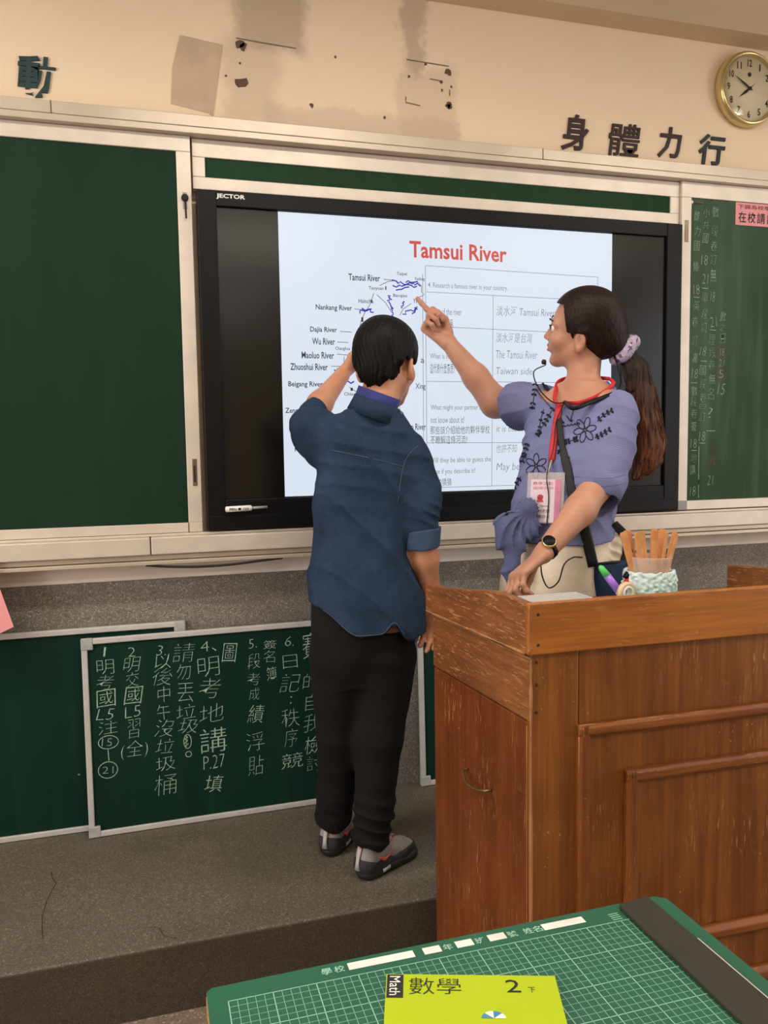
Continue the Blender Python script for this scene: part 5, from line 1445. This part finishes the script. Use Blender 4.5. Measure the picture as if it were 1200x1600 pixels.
# ================================================================== THE TEACHER (woman in lavender blouse pointing at the slide)
lady = thing('person', 'woman with a long brown ponytail in lavender embroidered blouse pointing at the slide', 'person', (1.17, 2.16, 0.0))
tf = np.array((-0.80, -0.60)); tr_ = np.array((-0.60, 0.80))      # chest direction and her right
TA = math.atan2(tr_[1], tr_[0])
HT = (1.278, 2.205, 1.558)
hf = (-0.78, 0.56, 0.10)
S = SDF((0.80, 1.80, 0.0), (1.50, 2.70, 1.72), 0.0042)
Pt, Bt = head(S, HT, hf, 1.0, 0.28, neck=(1.275, 2.195, 1.375), nr=0.047)
S.loft([(0.80, 1.165, 2.150, 0.145, 0.105), (0.92, 1.175, 2.150, 0.140, 0.10), (1.04, 1.190, 2.155, 0.120, 0.09), (1.16, 1.225, 2.165, 0.130, 0.096), (1.28, 1.252, 2.178, 0.150, 0.098), (1.335, 1.264, 2.188, 0.145, 0.080), (1.375, 1.270, 2.193, 0.105, 0.060), (1.395, 1.273, 2.195, 0.06, 0.05)], TA, 0.03)
# right arm up to the slide
S.chain([((1.180, 2.310, 1.345), 0.046), ((1.118, 2.465, 1.348), 0.048)], 0.03)
S.chain([((1.112, 2.470, 1.352), 0.049), ((1.060, 2.500, 1.435), 0.041), ((0.984, 2.545, 1.548), 0.0265)], 0.02)
HW = np.array((0.980, 2.546, 1.553))
hand(S, HW, (-0.60, 0.38, 0.74), (-0.72, -0.30, -0.55), (-0.35, -0.75, -0.1), 1.08, [(-0.02, 0.05, 0.05), (1.35, 1.5, 0.8), (1.4, 1.5, 0.8), (1.45, 1.5, 0.8)], thumb=((-0.20, 0.80, 0.45), (0.35, 0.70, 0.35), (0.85, 0.40, -0.05)), wr=0.023)
# left arm down to the podium
S.chain([((1.330, 2.085, 1.285), 0.042), ((1.215, 2.005, 1.095), 0.041)], 0.03)
S.chain([((1.215, 2.005, 1.095), 0.042), ((1.145, 1.975, 1.030), 0.042), ((1.005, 1.925, 0.922), 0.0265)], 0.02)
hand(S, (1.000, 1.922, 0.918), (-0.82, -0.15, -0.50), (-0.1, -0.9, 0.15), (0.25, 0.0, -0.9), 1.02, [(0.5, 0.9, 0.5), (0.55, 0.95, 0.5), (0.55, 0.95, 0.5), (0.6, 0.9, 0.5)], thumb=(-0.4, 0.8, 0.7), wr=0.025)
# legs
S.chain([((1.105, 2.185, 0.80), 0.080), ((1.090, 2.190, 0.44), 0.052), ((1.095, 2.200, 0.09), 0.036)], 0.03)
S.chain([((1.235, 2.105, 0.80), 0.080), ((1.235, 2.110, 0.44), 0.052), ((1.235, 2.125, 0.09), 0.036)], 0.03)
S.mesh('body', M['skin_lady'], lady)
# face details
for q in (-1, 1):
    E_ = Pt(0.0755, q * 0.031, 0.002)
    S = SDF(V3(E_) - 0.02, V3(E_) + 0.02, 0.0015); S.ell(E_, (0.0112, 0.0112, 0.0108), None, 0.002); S.mesh('eye', M['white'], lady)
    I_ = Pt(0.0848, q * 0.0325, 0.002)
    MB().lathe([(0.0001, 0.0032), (0.003, 0.0028), (0.0052, 0.0012), (0.0055, 0)], I_, Vector(Bt[0]) + Vector(Bt[1]) * q * 0.2, 16).build('iris', M['hair_black'], lady)
    MB().tube(smooth_path([Pt(0.0835, q * 0.016, 0.0065), Pt(0.0905, q * 0.029, 0.0115), Pt(0.0845, q * 0.044, 0.0055)], 5), 0.0016, 6).build('eyelash', M['hair_black'], lady)
    MB().tube(smooth_path([Pt(0.092, q * 0.013, 0.024), Pt(0.091, q * 0.030, 0.030), Pt(0.078, q * 0.048, 0.025)], 5), [0.0016] + [0.0024] * 9 + [0.001], 6, flat=(Bt[0], 0.6)).build('eyebrow', M['hair_brown'], lady)
S = SDF(V3(Pt(0.09, 0, -0.058)) - 0.045, V3(Pt(0.09, 0, -0.058)) + 0.045, 0.0015)
S.ell(Pt(0.0915, 0, -0.0520), (0.0075, 0.019, 0.0050), Bt, 0.003)
S.ell(Pt(0.0905, 0, -0.0665), (0.0080, 0.017, 0.0055), Bt, 0.002)
S.mesh('lips', M['lip'], lady)
# hair: smooth cap drawn back to a ponytail
S = SDF((1.10, 2.00, 1.02), (1.56, 2.40, 1.72), 0.0036)
S.ell(Pt(-0.018, 0, 0.034), (0.107, 0.087, 0.093), Bt, 0.01)
S.ell(Pt(-0.055, 0, -0.010), (0.066, 0.072, 0.080), Bt, 0.02)
S.cone(Pt(-0.02, 0.058, 0.0), 0.026, Pt(-0.10, 0.02, -0.040), 0.026, 0.02)
S.cone(Pt(-0.02, -0.058, 0.0), 0.026, Pt(-0.10, -0.02, -0.040), 0.026, 0.02)
def tl(x, y, z):
    d = [x - HT[0], y - HT[1], z - HT[2]]
    return [sum(d[i] * B[i] for i in range(3)) for B in Bt]
def tcut(x, y, z):
    a, b, c = tl(x, y, z)
    face = np.minimum(a - 0.064 - 0.1 * c, 0.080 - c - 0.25 * np.clip(0.05 - np.abs(b), 0, 1))
    temple = np.minimum(a - (0.040 + 0.22 * np.clip(c - 0.03, -0.2, 1)), 0.075 - c)
    side = np.minimum(a - 0.016 - 0.25 * np.clip(c + 0.03, -0.1, 0.05), -0.004 - c)
    ear = np.minimum(np.minimum(a + 0.028, 0.012 - a), np.minimum(-0.004 - c, np.abs(b) - 0.058))
    behind = np.minimum(a + 0.026 - 0.5 * (c + 0.060), -0.044 - c)
    low = -0.100 - c - 0.35 * (a + 0.05)
    return np.maximum(np.maximum(np.maximum(face, temple), np.maximum(ear, side)), np.maximum(low, behind))
S.cut(tcut)
SP = np.array(Pt(-0.118, 0.022, -0.035)); SPd = np.array((1.415, 2.165, 1.468))
SP = np.array((1.395, 2.165, 1.492))
S.cone(Pt(-0.09, 0, -0.01), 0.045, SP, 0.026, 0.04)
tail = [((1.405, 2.160, 1.478), 0.026), ((1.432, 2.150, 1.425), 0.040), ((1.452, 2.145, 1.350), 0.045), ((1.468, 2.145, 1.275), 0.047), ((1.482, 2.148, 1.210), 0.046), ((1.470, 2.150, 1.155), 0.036), ((1.450, 2.150, 1.118), 0.014)]
S.chain(tail, 0.03, flat=((0.4, -0.9, 0), 0.75))
S.cone((1.500, 2.15, 1.23), 0.026, (1.510, 2.15, 1.16), 0.016, 0.02)
S.cone((1.445, 2.14, 1.20), 0.024, (1.425, 2.14, 1.105), 0.008, 0.02)
def tstr(x, y, z):
    a, b, c = tl(x, y, z)
    th = np.arctan2(b, c - 0.0) 
    w = np.clip((z - 1.46) / 0.03, 0, 1)
    cap = 0.0004 * np.sin(b * 520 + c * 200 + 2 * np.sin(a * 30)) 
    q = (x - 1.43) * 0.9 + (y - 2.15) * 0.43
    rop = 0.0022 * np.sin(q * 190 + 2.6 * np.sin(z * 30) + 1.2 * np.sin(y * 60)) + 0.0014 * np.sin(q * 520 + 3 * np.sin(z * 30)) + wav(61, 5, 30, 60, 0.0022)(x, y, z)
    return cap * w + rop * (1 - w)
S.displace(tstr, 0.02)
S.mesh('hair', M['hair_brown'], lady)
m_ = MB(); rr = random.Random(8); tp_ = smooth_path([p for p, r in tail], 5); rad = np.interp(np.arange(len(tp_)) / 5, range(len(tail)), [r for p, r in tail])
for k in range(90):
    a0 = rr.uniform(0, 2 * PI); i0 = rr.randint(0, 14); i1 = min(len(tp_) - 1, i0 + rr.randint(10, 20)); ph = rr.uniform(0, 6)
    P_ = []
    for i in range(i0, i1):
        q = i / len(tp_); R = rad[i] * (1.0 + 0.22 * q * rr.random())
        P_.append(tp_[i] + Vector((math.cos(a0) * R * 0.92, math.sin(a0) * R * 0.75, 0)) + Vector((0.006 * math.sin(i * 0.5 + ph), 0.004 * math.cos(i * 0.6 + ph), -0.012 * q)))
    if len(P_) > 3: m_.tube(P_, [0.0014] * (len(P_) - 1) + [0.0003], 4, cap=False)
m_.build('loose_strands', M['hair_brown'], lady, kind='stuff')
# floral scrunchie
t = NT('floral_scrunchie'); co = t.coord(); n1 = t.noise(co, 90, 2)
cc = t.mix(t.ramp(n1, 0.40, 0.46), lin(92, 84, 118), lin(178, 160, 190)); cc = t.mix(t.ramp(t.noise(co, 130, 1), 0.62, 0.66), cc, lin(226, 206, 160))
t.col(cc); t.rough(0.8); M['floral'] = t.m
scr = thing('hair_scrunchie', 'purple floral scrunchie holding the ponytail of the woman', 'scrunchie', (1.40, 2.15, 1.48))
S = SDF((1.30, 2.05, 1.38), (1.50, 2.27, 1.60), 0.003)
ax_ = Vector((0.75, -0.25, -0.75)).normalized(); a1 = ax_.orthogonal().normalized(); b1 = ax_.cross(a1)
cS = Vector((1.396, 2.160, 1.492))
pr_ = [cS + a1 * math.cos(i * PI / 8) * 0.031 + b1 * math.sin(i * PI / 8) * 0.031 for i in range(17)]
for p, q in zip(pr_[:-1], pr_[1:]): S.cone(p, 0.021, q, 0.021, 0.006)
S.displace(lambda x, y, z: ridged(71, 130, (0.5, 0.8, 0.3), 0.009)(x, y, z) + wav(72, 6, 60, 120, 0.003)(x, y, z), 0.02)
S.mesh('gathered_fabric', M['floral'], scr)
# blouse
S = SDF((0.96, 1.88, 0.84), (1.52, 2.52, 1.44), 0.0042)
S.loft([(0.86, 1.160, 2.150, 0.168, 0.122), (0.93, 1.170, 2.150, 0.166, 0.122), (1.02, 1.188, 2.150, 0.156, 0.118), (1.12, 1.208, 2.155, 0.150, 0.118), (1.20, 1.232, 2.165, 0.156, 0.122), (1.28, 1.258, 2.178, 0.168, 0.112), (1.335, 1.268, 2.190, 0.155, 0.088), (1.375, 1.272, 2.196, 0.115, 0.070), (1.40, 1.273, 2.198, 0.07, 0.055)], TA, 0.03, 2.3)
S.chain([((1.328, 2.090, 1.295), 0.062), ((1.278, 2.045, 1.200), 0.070), ((1.230, 2.015, 1.100), 0.076)], 0.03, flat=((0.5, 0.85, 0), 0.9))
S.chain([((1.190, 2.300, 1.340), 0.062), ((1.152, 2.380, 1.335), 0.068), ((1.120, 2.450, 1.325), 0.070)], 0.03)
def bcut(x, y, z):
    # left sleeve opening, right sleeve opening, hem
    ls = -( (x - 1.225) * 0.22 + (z - 1.070) * 0.975 )
    ls = np.where((y < 2.10) & (z < 1.17) & (x * -0.8 - y * 0.6 > -2.40 + 0 * z) & (((x - 1.238) ** 2 + (y - 2.02) ** 2) < 0.0085), ls, -0.1)
    rs = np.where(y > 2.30 + 0 * z, -(x - 1.142) * 0.41 + (y - 2.405) * 0.91 - (z - 1.34) * 0.2, -0.1)
    hem_ = 0.925 + 0.10 * np.clip(x - 1.2, 0, 1) - z + 0 * y
    return np.maximum(np.maximum(rs, hem_), -0.2)
# wide neckline
nb = (Vector((-0.8, -0.6, 0.0)), Vector((-0.6, 0.8, 0.0)), Vector((0, 0, 1)))
def bfold(x, y, z):
    o = wav(81, 7, 12, 36, 0.0028)(x, y, z)
    o = o + ridged(86, 26, (0.7, 0.5, 0.3), 0.007, 1.4)(x, y, z) + ridged(87, 50, (0.3, 0.3, 0.8), 0.005, 1.6)(x, y, z)
    w = np.exp(-((z - 1.02) / 0.09) ** 2)
    o = o + w * ridged(82, 52, (0.6, 0.4, 0.75), 0.008)(x, y, z)
    w = np.exp(-((z - 1.24) / 0.08) ** 2)
    o = o + w * ridged(83, 34, (0.9, 0.5, -0.3), 0.005)(x, y, z)
    w = np.exp(-((x - 1.26) / 0.07) ** 2 - ((z - 1.13) / 0.012) ** 2) * (y < 2.1)
    o = o + w * 0.003
    w = np.exp(-(((x - 1.13) ** 2 + (y - 2.40) ** 2) / 0.006))
    return o + w * ridged(84, 60, (0.5, 0.7, 0.5), 0.003)(x, y, z)
S.displace(bfold)
S.cut(bcut)
S.cone((1.145, 2.385, 1.340), 0.056, (1.115, 2.46, 1.330), 0.060, 0.004, op='s')
S.cone((1.226, 2.006, 1.082), 0.050, (1.222, 2.002, 1.055), 0.050, 0.004, flat=((0.5, 0.85, 0), 0.9), op='s')
S.ell((1.236, 2.168, 1.408), (0.100, 0.128, 0.092), nb, 0.004, 's')
blouse = S.mesh('blouse', M['blouse'], lady)
bvb = bvh_of(blouse)
seam([(1.145, 2.0, 1.098), (1.20, 1.95, 1.095), (1.27, 2.0, 1.098), (1.30, 2.0, 1.104)], 'sleeve_seam', M['embroid2'], blouse, bvb, 0.0008)
seam([(1.14, 2.0, 1.120), (1.20, 1.95, 1.117), (1.27, 2.0, 1.120), (1.30, 2.0, 1.126)], 'sleeve_seam', M['embroid2'], blouse, bvb, 0.0008)
# knotted bow at her right hip
S = SDF((0.90, 1.92, 0.78), (1.16, 2.20, 1.10), 0.0034)
K0 = (1.030, 2.075, 1.030)
S.ell(K0, (0.024, 0.022, 0.028), None, 0.01)
fl = ((0.5, 0.86, 0), 0.42)
S.cone(K0, 0.018, (1.036, 2.065, 0.975), 0.034, 0.015, flat=fl)
S.cone(K0, 0.016, (0.962, 2.070, 0.985), 0.030, 0.012, flat=fl)
S.cone((0.962, 2.070, 0.985), 0.026, (0.965, 2.07, 0.945), 0.024, 0.012, flat=fl)
S.cone(K0, 0.018, (0.990, 2.07, 0.94), 0.030, 0.012, flat=fl)
S.cone((0.990, 2.07, 0.94), 0.030, (0.982, 2.07, 0.845), 0.026, 0.015, flat=fl)
def bow(x, y, z):
    # folds radiate from the knot
    a = np.arctan2(z - K0[2], x - K0[0]); r = np.sqrt((x - K0[0]) ** 2 + (z - K0[2]) ** 2)
    return 0.0060 * (np.abs(np.sin(a * 9 + 2.2 * np.sin(r * 30))) ** 0.7 - 0.6) * np.clip(r / 0.05, 0.2, 1.2) + wav(91, 6, 40, 90, 0.002)(x, y, z)
S.displace(bow, 0.02)
S.mesh('knotted_bow', M['bow'], lady)
# trousers
S = SDF((0.94, 1.98, 0.05), (1.40, 2.34, 1.02), 0.0045)
S.loft([(0.76, 1.160, 2.150, 0.160, 0.122), (0.86, 1.165, 2.150, 0.158, 0.118), (0.99, 1.180, 2.152, 0.138, 0.105)], TA, 0.02)
S.chain([((1.105, 2.185, 0.78), 0.090), ((1.090, 2.190, 0.44), 0.076), ((1.095, 2.200, 0.12), 0.068)], 0.03)
S.chain([((1.235, 2.105, 0.78), 0.090), ((1.235, 2.110, 0.44), 0.076), ((1.235, 2.125, 0.12), 0.068)], 0.03)
S.cone((1.325, 2.10, 0.93), 0.030, (1.325, 2.095, 0.84), 0.034, 0.03)
S.displace(lambda x, y, z: wav(101, 6, 14, 40, 0.0025)(x, y, z) + np.exp(-((x - 1.32) / 0.04) ** 2 - ((z - 0.89) / 0.06) ** 2) * ridged(102, 110, (0.3, 0.2, 1), 0.010)(x, y, z))
S.cut(lambda x, y, z: 0.07 - z + 0 * x + 0 * y)
S.mesh('trousers', M['beige_pants'], lady)
for hx, hy in ((1.100, 2.225), (1.245, 2.150)):
    S = SDF((hx - 0.26, hy - 0.26, -0.01), (hx + 0.14, hy + 0.14, 0.13), 0.004)
    d_ = Vector((-0.8, -0.6, 0))
    a = Vector((hx, hy, 0.035)); b = a + d_ * 0.19
    S.cone(a, 0.034, b, 0.030, 0.01, flat=((0, 0, 1), 0.9)); S.cone(a + Vector((0, 0, 0.03)), 0.030, a + d_ * 0.09 + Vector((0, 0, 0.02)), 0.028, 0.02)
    S.cut(lambda x, y, z: 0.002 - z + 0 * x + 0 * y)
    S.mesh('shoe', M['white'], lady)
# embroidery on the blouse
def on_blouse(px_, pz_, y0=2.0, lift=0.0012):
    """front point near (x, z) at depth y0, dropped onto the cloth along the viewing side of the chest"""
    g = Vector((px_, y0, pz_)); d = (g - EYE).normalized()
    h_ = bvb.ray_cast(EYE, d, 4)
    if h_[0] is None:
        h_ = bvb.find_nearest(g)
        return h_[0] + h_[1] * lift
    n_ = h_[1] if h_[1].dot(d) < 0 else -h_[1]
    return h_[0] + n_ * lift
def stitch(pts, r=0.0016, name='embroidered_line'):
    out = []
    for p in pts:
        q = on_blouse(*p)
        if not out or (q - out[-1]).length < 0.03: out.append(q)
    if len(out) > 1: return MB().tube(out, r, 5).build(name, M['embroid'], blouse)
def flower(cx, cz, R, rot=0.0, n=6):
    m = MB()
    for k in range(n):
        a = rot + 2 * PI * k / n
        P_ = []
        for i in range(11):
            t_ = i / 10 * 2 * PI
            u = R * 0.55 - R * 0.45 * math.cos(t_); v = R * 0.24 * math.sin(t_)
            P_.append(on_blouse(cx + u * math.cos(a) - v * math.sin(a), cz + u * math.sin(a) + v * math.cos(a)))
        m.tube(P_, 0.0015, 5)
    m.build('embroidered_flower', M['embroid'], blouse, kind='stuff')
def sprig(P_, n=5, s=0.010):
    m = MB(); P_ = smooth_path([(p[0], 0, p[1]) for p in P_], 4)
    m.tube([on_blouse(p.x, p.z) for p in P_], 0.0012, 5)
    for i in range(n):
        p = P_[int((i + 0.5) * (len(P_) - 1) / n)]; q = P_[min(int((i + 0.5) * (len(P_) - 1) / n) + 1, len(P_) - 1)]
        d = Vector((q.x - p.x, q.z - p.z)); d = d.normalized() if d.length > 1e-6 else Vector((1, 0))
        for sg in (-1, 1):
            e = Vector((d.x * 0.6 - d.y * sg * 0.8, d.y * 0.6 + d.x * sg * 0.8)) * s
            m.tube([on_blouse(p.x + e.x * 0.15, p.z + e.y * 0.15), on_blouse(p.x + e.x * 0.6, p.z + e.y * 0.6, lift=0.0016), on_blouse(p.x + e.x, p.z + e.y)], [0.0016, 0.0040, 0.0010], 5)
    m.build('embroidered_sprig', M['embroid'], blouse, kind='stuff')
flower(1.173, 1.250, 0.036, 0.2); flower(1.024, 1.154, 0.034, 0.5)
sprig([(1.024, 1.396), (1.018, 1.35), (1.012, 1.307)], 6); sprig([(1.078, 1.415), (1.060, 1.395), (1.047, 1.372)], 4)
sprig([(1.075, 1.310), (1.05, 1.27), (1.026, 1.235)], 6); sprig([(1.088, 1.216), (1.12, 1.219), (1.150, 1.226)], 6)
sprig([(1.212, 1.274), (1.235, 1.292), (1.258, 1.303)], 4); sprig([(1.205, 1.228), (1.228, 1.238), (1.252, 1.250)], 4)
sprig([(0.998, 1.215), (0.990, 1.19), (0.983, 1.165)], 5); sprig([(0.978, 1.125), (0.965, 1.105), (0.952, 1.088)], 4)
sprig([(1.046, 1.306), (1.036, 1.270), (1.032, 1.237)], 4, 0.006); sprig([(1.088, 1.196), (1.104, 1.184), (1.120, 1.170)], 4)
for i in range(6): stitch([(1.092 + i * 0.011, 1.257 + i * 0.0016), (1.098 + i * 0.011, 1.262 + i * 0.0016), (1.101 + i * 0.011, 1.257 + i * 0.0016)], name='embroidered_dot')

# lanyard and badge
lan = thing('lanyard_badge', 'red lanyard with a clear badge holder showing a white and pink name card', 'badge', (1.085, 2.02, 1.0))
front = on_blouse(1.095, 1.310, lift=0.006)
nk = [Vector((1.348, 2.160, 1.405)), Vector((1.330, 2.110, 1.385)), Vector((1.270, 2.090, 1.352)), Vector((1.205, 2.085, 1.330)), front + Vector((0.02, 0, 0.01)), front]
MB().tube(smooth_path(nk, 5), 0.0060, 8, flat=((0.5, 0.86, 0.3), 0.4))\
    .build('neck_strap', M['red'], lan)
nk2 = [Vector((1.348, 2.160, 1.405)), Vector((1.30, 2.25, 1.418)), Vector((1.228, 2.245, 1.405)), Vector((1.182, 2.185, 1.368)), front + Vector((-0.008, 0.01, 0.02)), front]
MB().tube(smooth_path(nk2, 5), 0.0060, 8, flat=((0.5, 0.86, 0.3), 0.4)).build('neck_strap', M['red'], lan)
dr = [front, on_blouse(1.085, 1.26, lift=0.006), on_blouse(1.078, 1.21, lift=0.006), on_blouse(1.073, 1.165, lift=0.007)]
MB().tube(smooth_path(dr, 4), 0.010, 8, flat=((0.6, 0.8, 0), 0.22)).build('strap_drop', M['red'], lan, label='broad red drop strap')
BT = dr[-1]
tfv = Vector((-0.55, -0.83, 0)); rgt = Vector((0.83, -0.55, 0)); dn = Vector((-0.06, -0.02, -1)).normalized()
nrm = rgt.cross(dn) ; nrm = nrm if nrm.dot(EYE - BT) > 0 else -nrm
MB().tube([BT, BT + Vector((-0.01, 0, -0.034)) + nrm * 0.030], 0.004, 8).build('clip', M['steel'], lan)
BO = BT + Vector((-0.01, 0, -0.034)) + nrm * 0.030
bfn2 = lambda u, v, n: tuple(BO + rgt * u + dn * v + nrm * n)
MB().box(-0.054, 0.050, 0.0, 0.145, 0.0, 0.0012, bfn2).build('clear_holder', M['clearp2'] if 'clearp2' in M else M['clearp'], lan)
MB().box(-0.044, 0.040, 0.020, 0.142, 0.0014, 0.0022, bfn2).build('name_card', simple('card_white', lin(226, 208, 222), 0.5, 0, 0.02), lan)
MB().box(0.024, 0.040, 0.020, 0.142, 0.0023, 0.0026, bfn2).build('pink_edge', simple('card_pink', lin(206, 130, 158), 0.5), lan)
M['card_red'] = simple('card_red', lin(196, 70, 84), 0.6)
mtx = lambda u, v, n: bfn2(u, -v, 0.0024 + n)
for tx_, r_ in (('教學活動', (-0.038, 0.018, -0.036, -0.026)), ('國際交流', (-0.036, 0.020, -0.048, -0.040))):
    m_ = MB(); put_text(m_, tx_, r_, mtx, 0, 0.0); m_.build('red_print', M['card_red'], lan)
m_ = MB(); m_.prism(ring(-0.016, -0.070, 0.009, 0.008, 12)[:-1], (0.0, 0.0004), mtx); m_.prism([(-0.026, -0.084), (-0.006, -0.084), (-0.014, -0.066), (-0.020, -0.066)], (0, 0.0004), mtx); m_.build('card_emblem', M['card_red'], lan)
for tx_, r_ in (('Name', (-0.014, 0.006, -0.098, -0.092)), ('林老師', (-0.020, 0.012, -0.115, -0.104)), ('導師卡', (-0.020, 0.012, -0.131, -0.120))):
    m_ = MB(); put_text(m_, tx_, r_, mtx, 0, 0.0); m_.build('black_print', M['ink'], lan)

# headset microphone round the neck
hsd = thing('headset_microphone', 'black neckband headset microphone with boom curving up to the mouth', 'microphone', (1.20, 2.10, 1.33))
j0 = on_blouse(1.115, 1.318, lift=0.012)
MB().tube(smooth_path([Vector((1.352, 2.140, 1.470)), Vector((1.358, 2.120, 1.42)), Vector((1.335, 2.085, 1.375)), Vector((1.270, 2.070, 1.345)), Vector((1.210, 2.068, 1.328))], 6), 0.003, 8).build('neckband', M['black'], hsd)
MB().tube(smooth_path([Vector((1.290, 2.072, 1.350)), Vector((1.230, 2.066, 1.330)), Vector((1.165, 2.05, 1.312)), j0], 5), 0.0062, 10).build('grip', M['black'], hsd)
mic = Vector(Pt(0.100, -0.035, -0.100))
MB().tube(smooth_path([j0, Vector((1.105, 2.06, 1.33)), Vector((1.078, 2.09, 1.37)), Vector((1.082, 2.13, 1.42)), mic + Vector((0.0, -0.01, -0.01)), mic], 6), 0.0018, 8).build('boom', M['black'], hsd)
MB().lathe([(0.0005, -0.008), (0.006, -0.006), (0.008, 0), (0.006, 0.006), (0.0005, 0.008)], mic, (0.3, 0.2, 1), 14).build('microphone_tip', M['black_matte'], hsd)
MB().tube(smooth_path([j0, on_blouse(1.09, 1.27, lift=0.012), on_blouse(1.083, 1.20, lift=0.016), BO + nrm * 0.006 + dn * 0.005, BO + dn * 0.07 + nrm * 0.006 + rgt * 0.008, BO + dn * 0.150 + nrm * 0.006 + rgt * 0.006], 5), 0.0016, 6).build('cord', M['black_matte'], hsd)
# loop of cord down to the pouch
MB().tube(smooth_path([Vector((1.020, 1.965, 0.905)), Vector((1.018, 1.955, 0.86)), Vector((1.035, 1.95, 0.825)), Vector((1.065, 1.95, 0.84)), Vector((1.085, 1.955, 0.885)), Vector((1.12, 1.97, 0.900)), Vector((1.16, 2.0, 0.895)), Vector((1.19, 2.02, 0.890))], 6), 0.002, 6).build('cord', M['black_matte'], hsd)

# wristwatch on her left wrist
wt = thing('wristwatch', 'round black wristwatch with gold edge on the left wrist of the woman', 'watch', (1.01, 1.93, 0.92))
wc = Vector((1.022, 1.932, 0.934)); wd = Vector((0.82, 0.25, 0.51)).normalized()
band('watch_strap', wc, 0.0305, 0.0305, -0.007, 0.007, wd, M['black'], wt, 0.002)
wn = (EYE - wc); wn = (wn - wd * wn.dot(wd)).normalized(); wn = (wn + Vector((-0.55, 0, 0.1))).normalized(); wn = (wn - wd * wn.dot(wd)).normalized()
MB().lathe([(0.018, 0.026), (0.0195, 0.029), (0.0195, 0.035), (0.0175, 0.037)], wc, wn, 28).build('watch_case', M['gold'], wt)
MB().lathe([(0.0172, 0.0360), (0.0168, 0.0376)], wc, wn, 28).build('watch_dial', M['black'], wt)
# cross-body strap and pouch
pch = thing('waist_pouch', 'navy waist pouch hanging on black straps at the hip of the woman', 'bag', (1.24, 2.02, 0.82))
st_ = [on_blouse(1.086, 1.325, lift=0.004), on_blouse(1.093, 1.280, lift=0.005), on_blouse(1.106, 1.201, lift=0.006), on_blouse(1.132, 1.112, lift=0.007), on_blouse(1.142, 1.07, lift=0.008), on_blouse(1.156, 1.022, lift=0.008), on_blouse(1.168, 0.985, lift=0.010), Vector((1.196, 1.99, 0.868))]
MB().tube(smooth_path(st_, 5), [0.009] * 10 + [0.012] * 5 + [0.015] * 16, 8, flat=((0.5, 0.86, 0), 0.16)).build('front_strap', M['black_matte'], pch)
MB().tube(smooth_path([on_blouse(1.262, 0.985, lift=0.004), Vector((1.345, 2.065, 0.94)), Vector((1.350, 2.06, 0.90)), Vector((1.335, 2.055, 0.855))], 5), 0.013, 8, flat=((0.5, 0.86, 0), 0.2)).build('side_strap', M['black_matte'], pch)
S = SDF((1.14, 1.92, 0.70), (1.40, 2.12, 0.93), 0.004)
S.loft([(0.76, 1.262, 2.02, 0.055, 0.025), (0.83, 1.262, 2.02, 0.065, 0.030), (0.872, 1.262, 2.02, 0.062, 0.024)], 0.25, 0.01, 4)
S.displace(wav(5, 6, 20, 50, 0.002))
S.mesh('pouch', M['navy'], pch)
MB().tube([(1.205, 2.0, 0.872), (1.262, 1.995, 0.876), (1.325, 2.03, 0.870)], 0.004, 8).build('zip', M['black_matte'], pch)
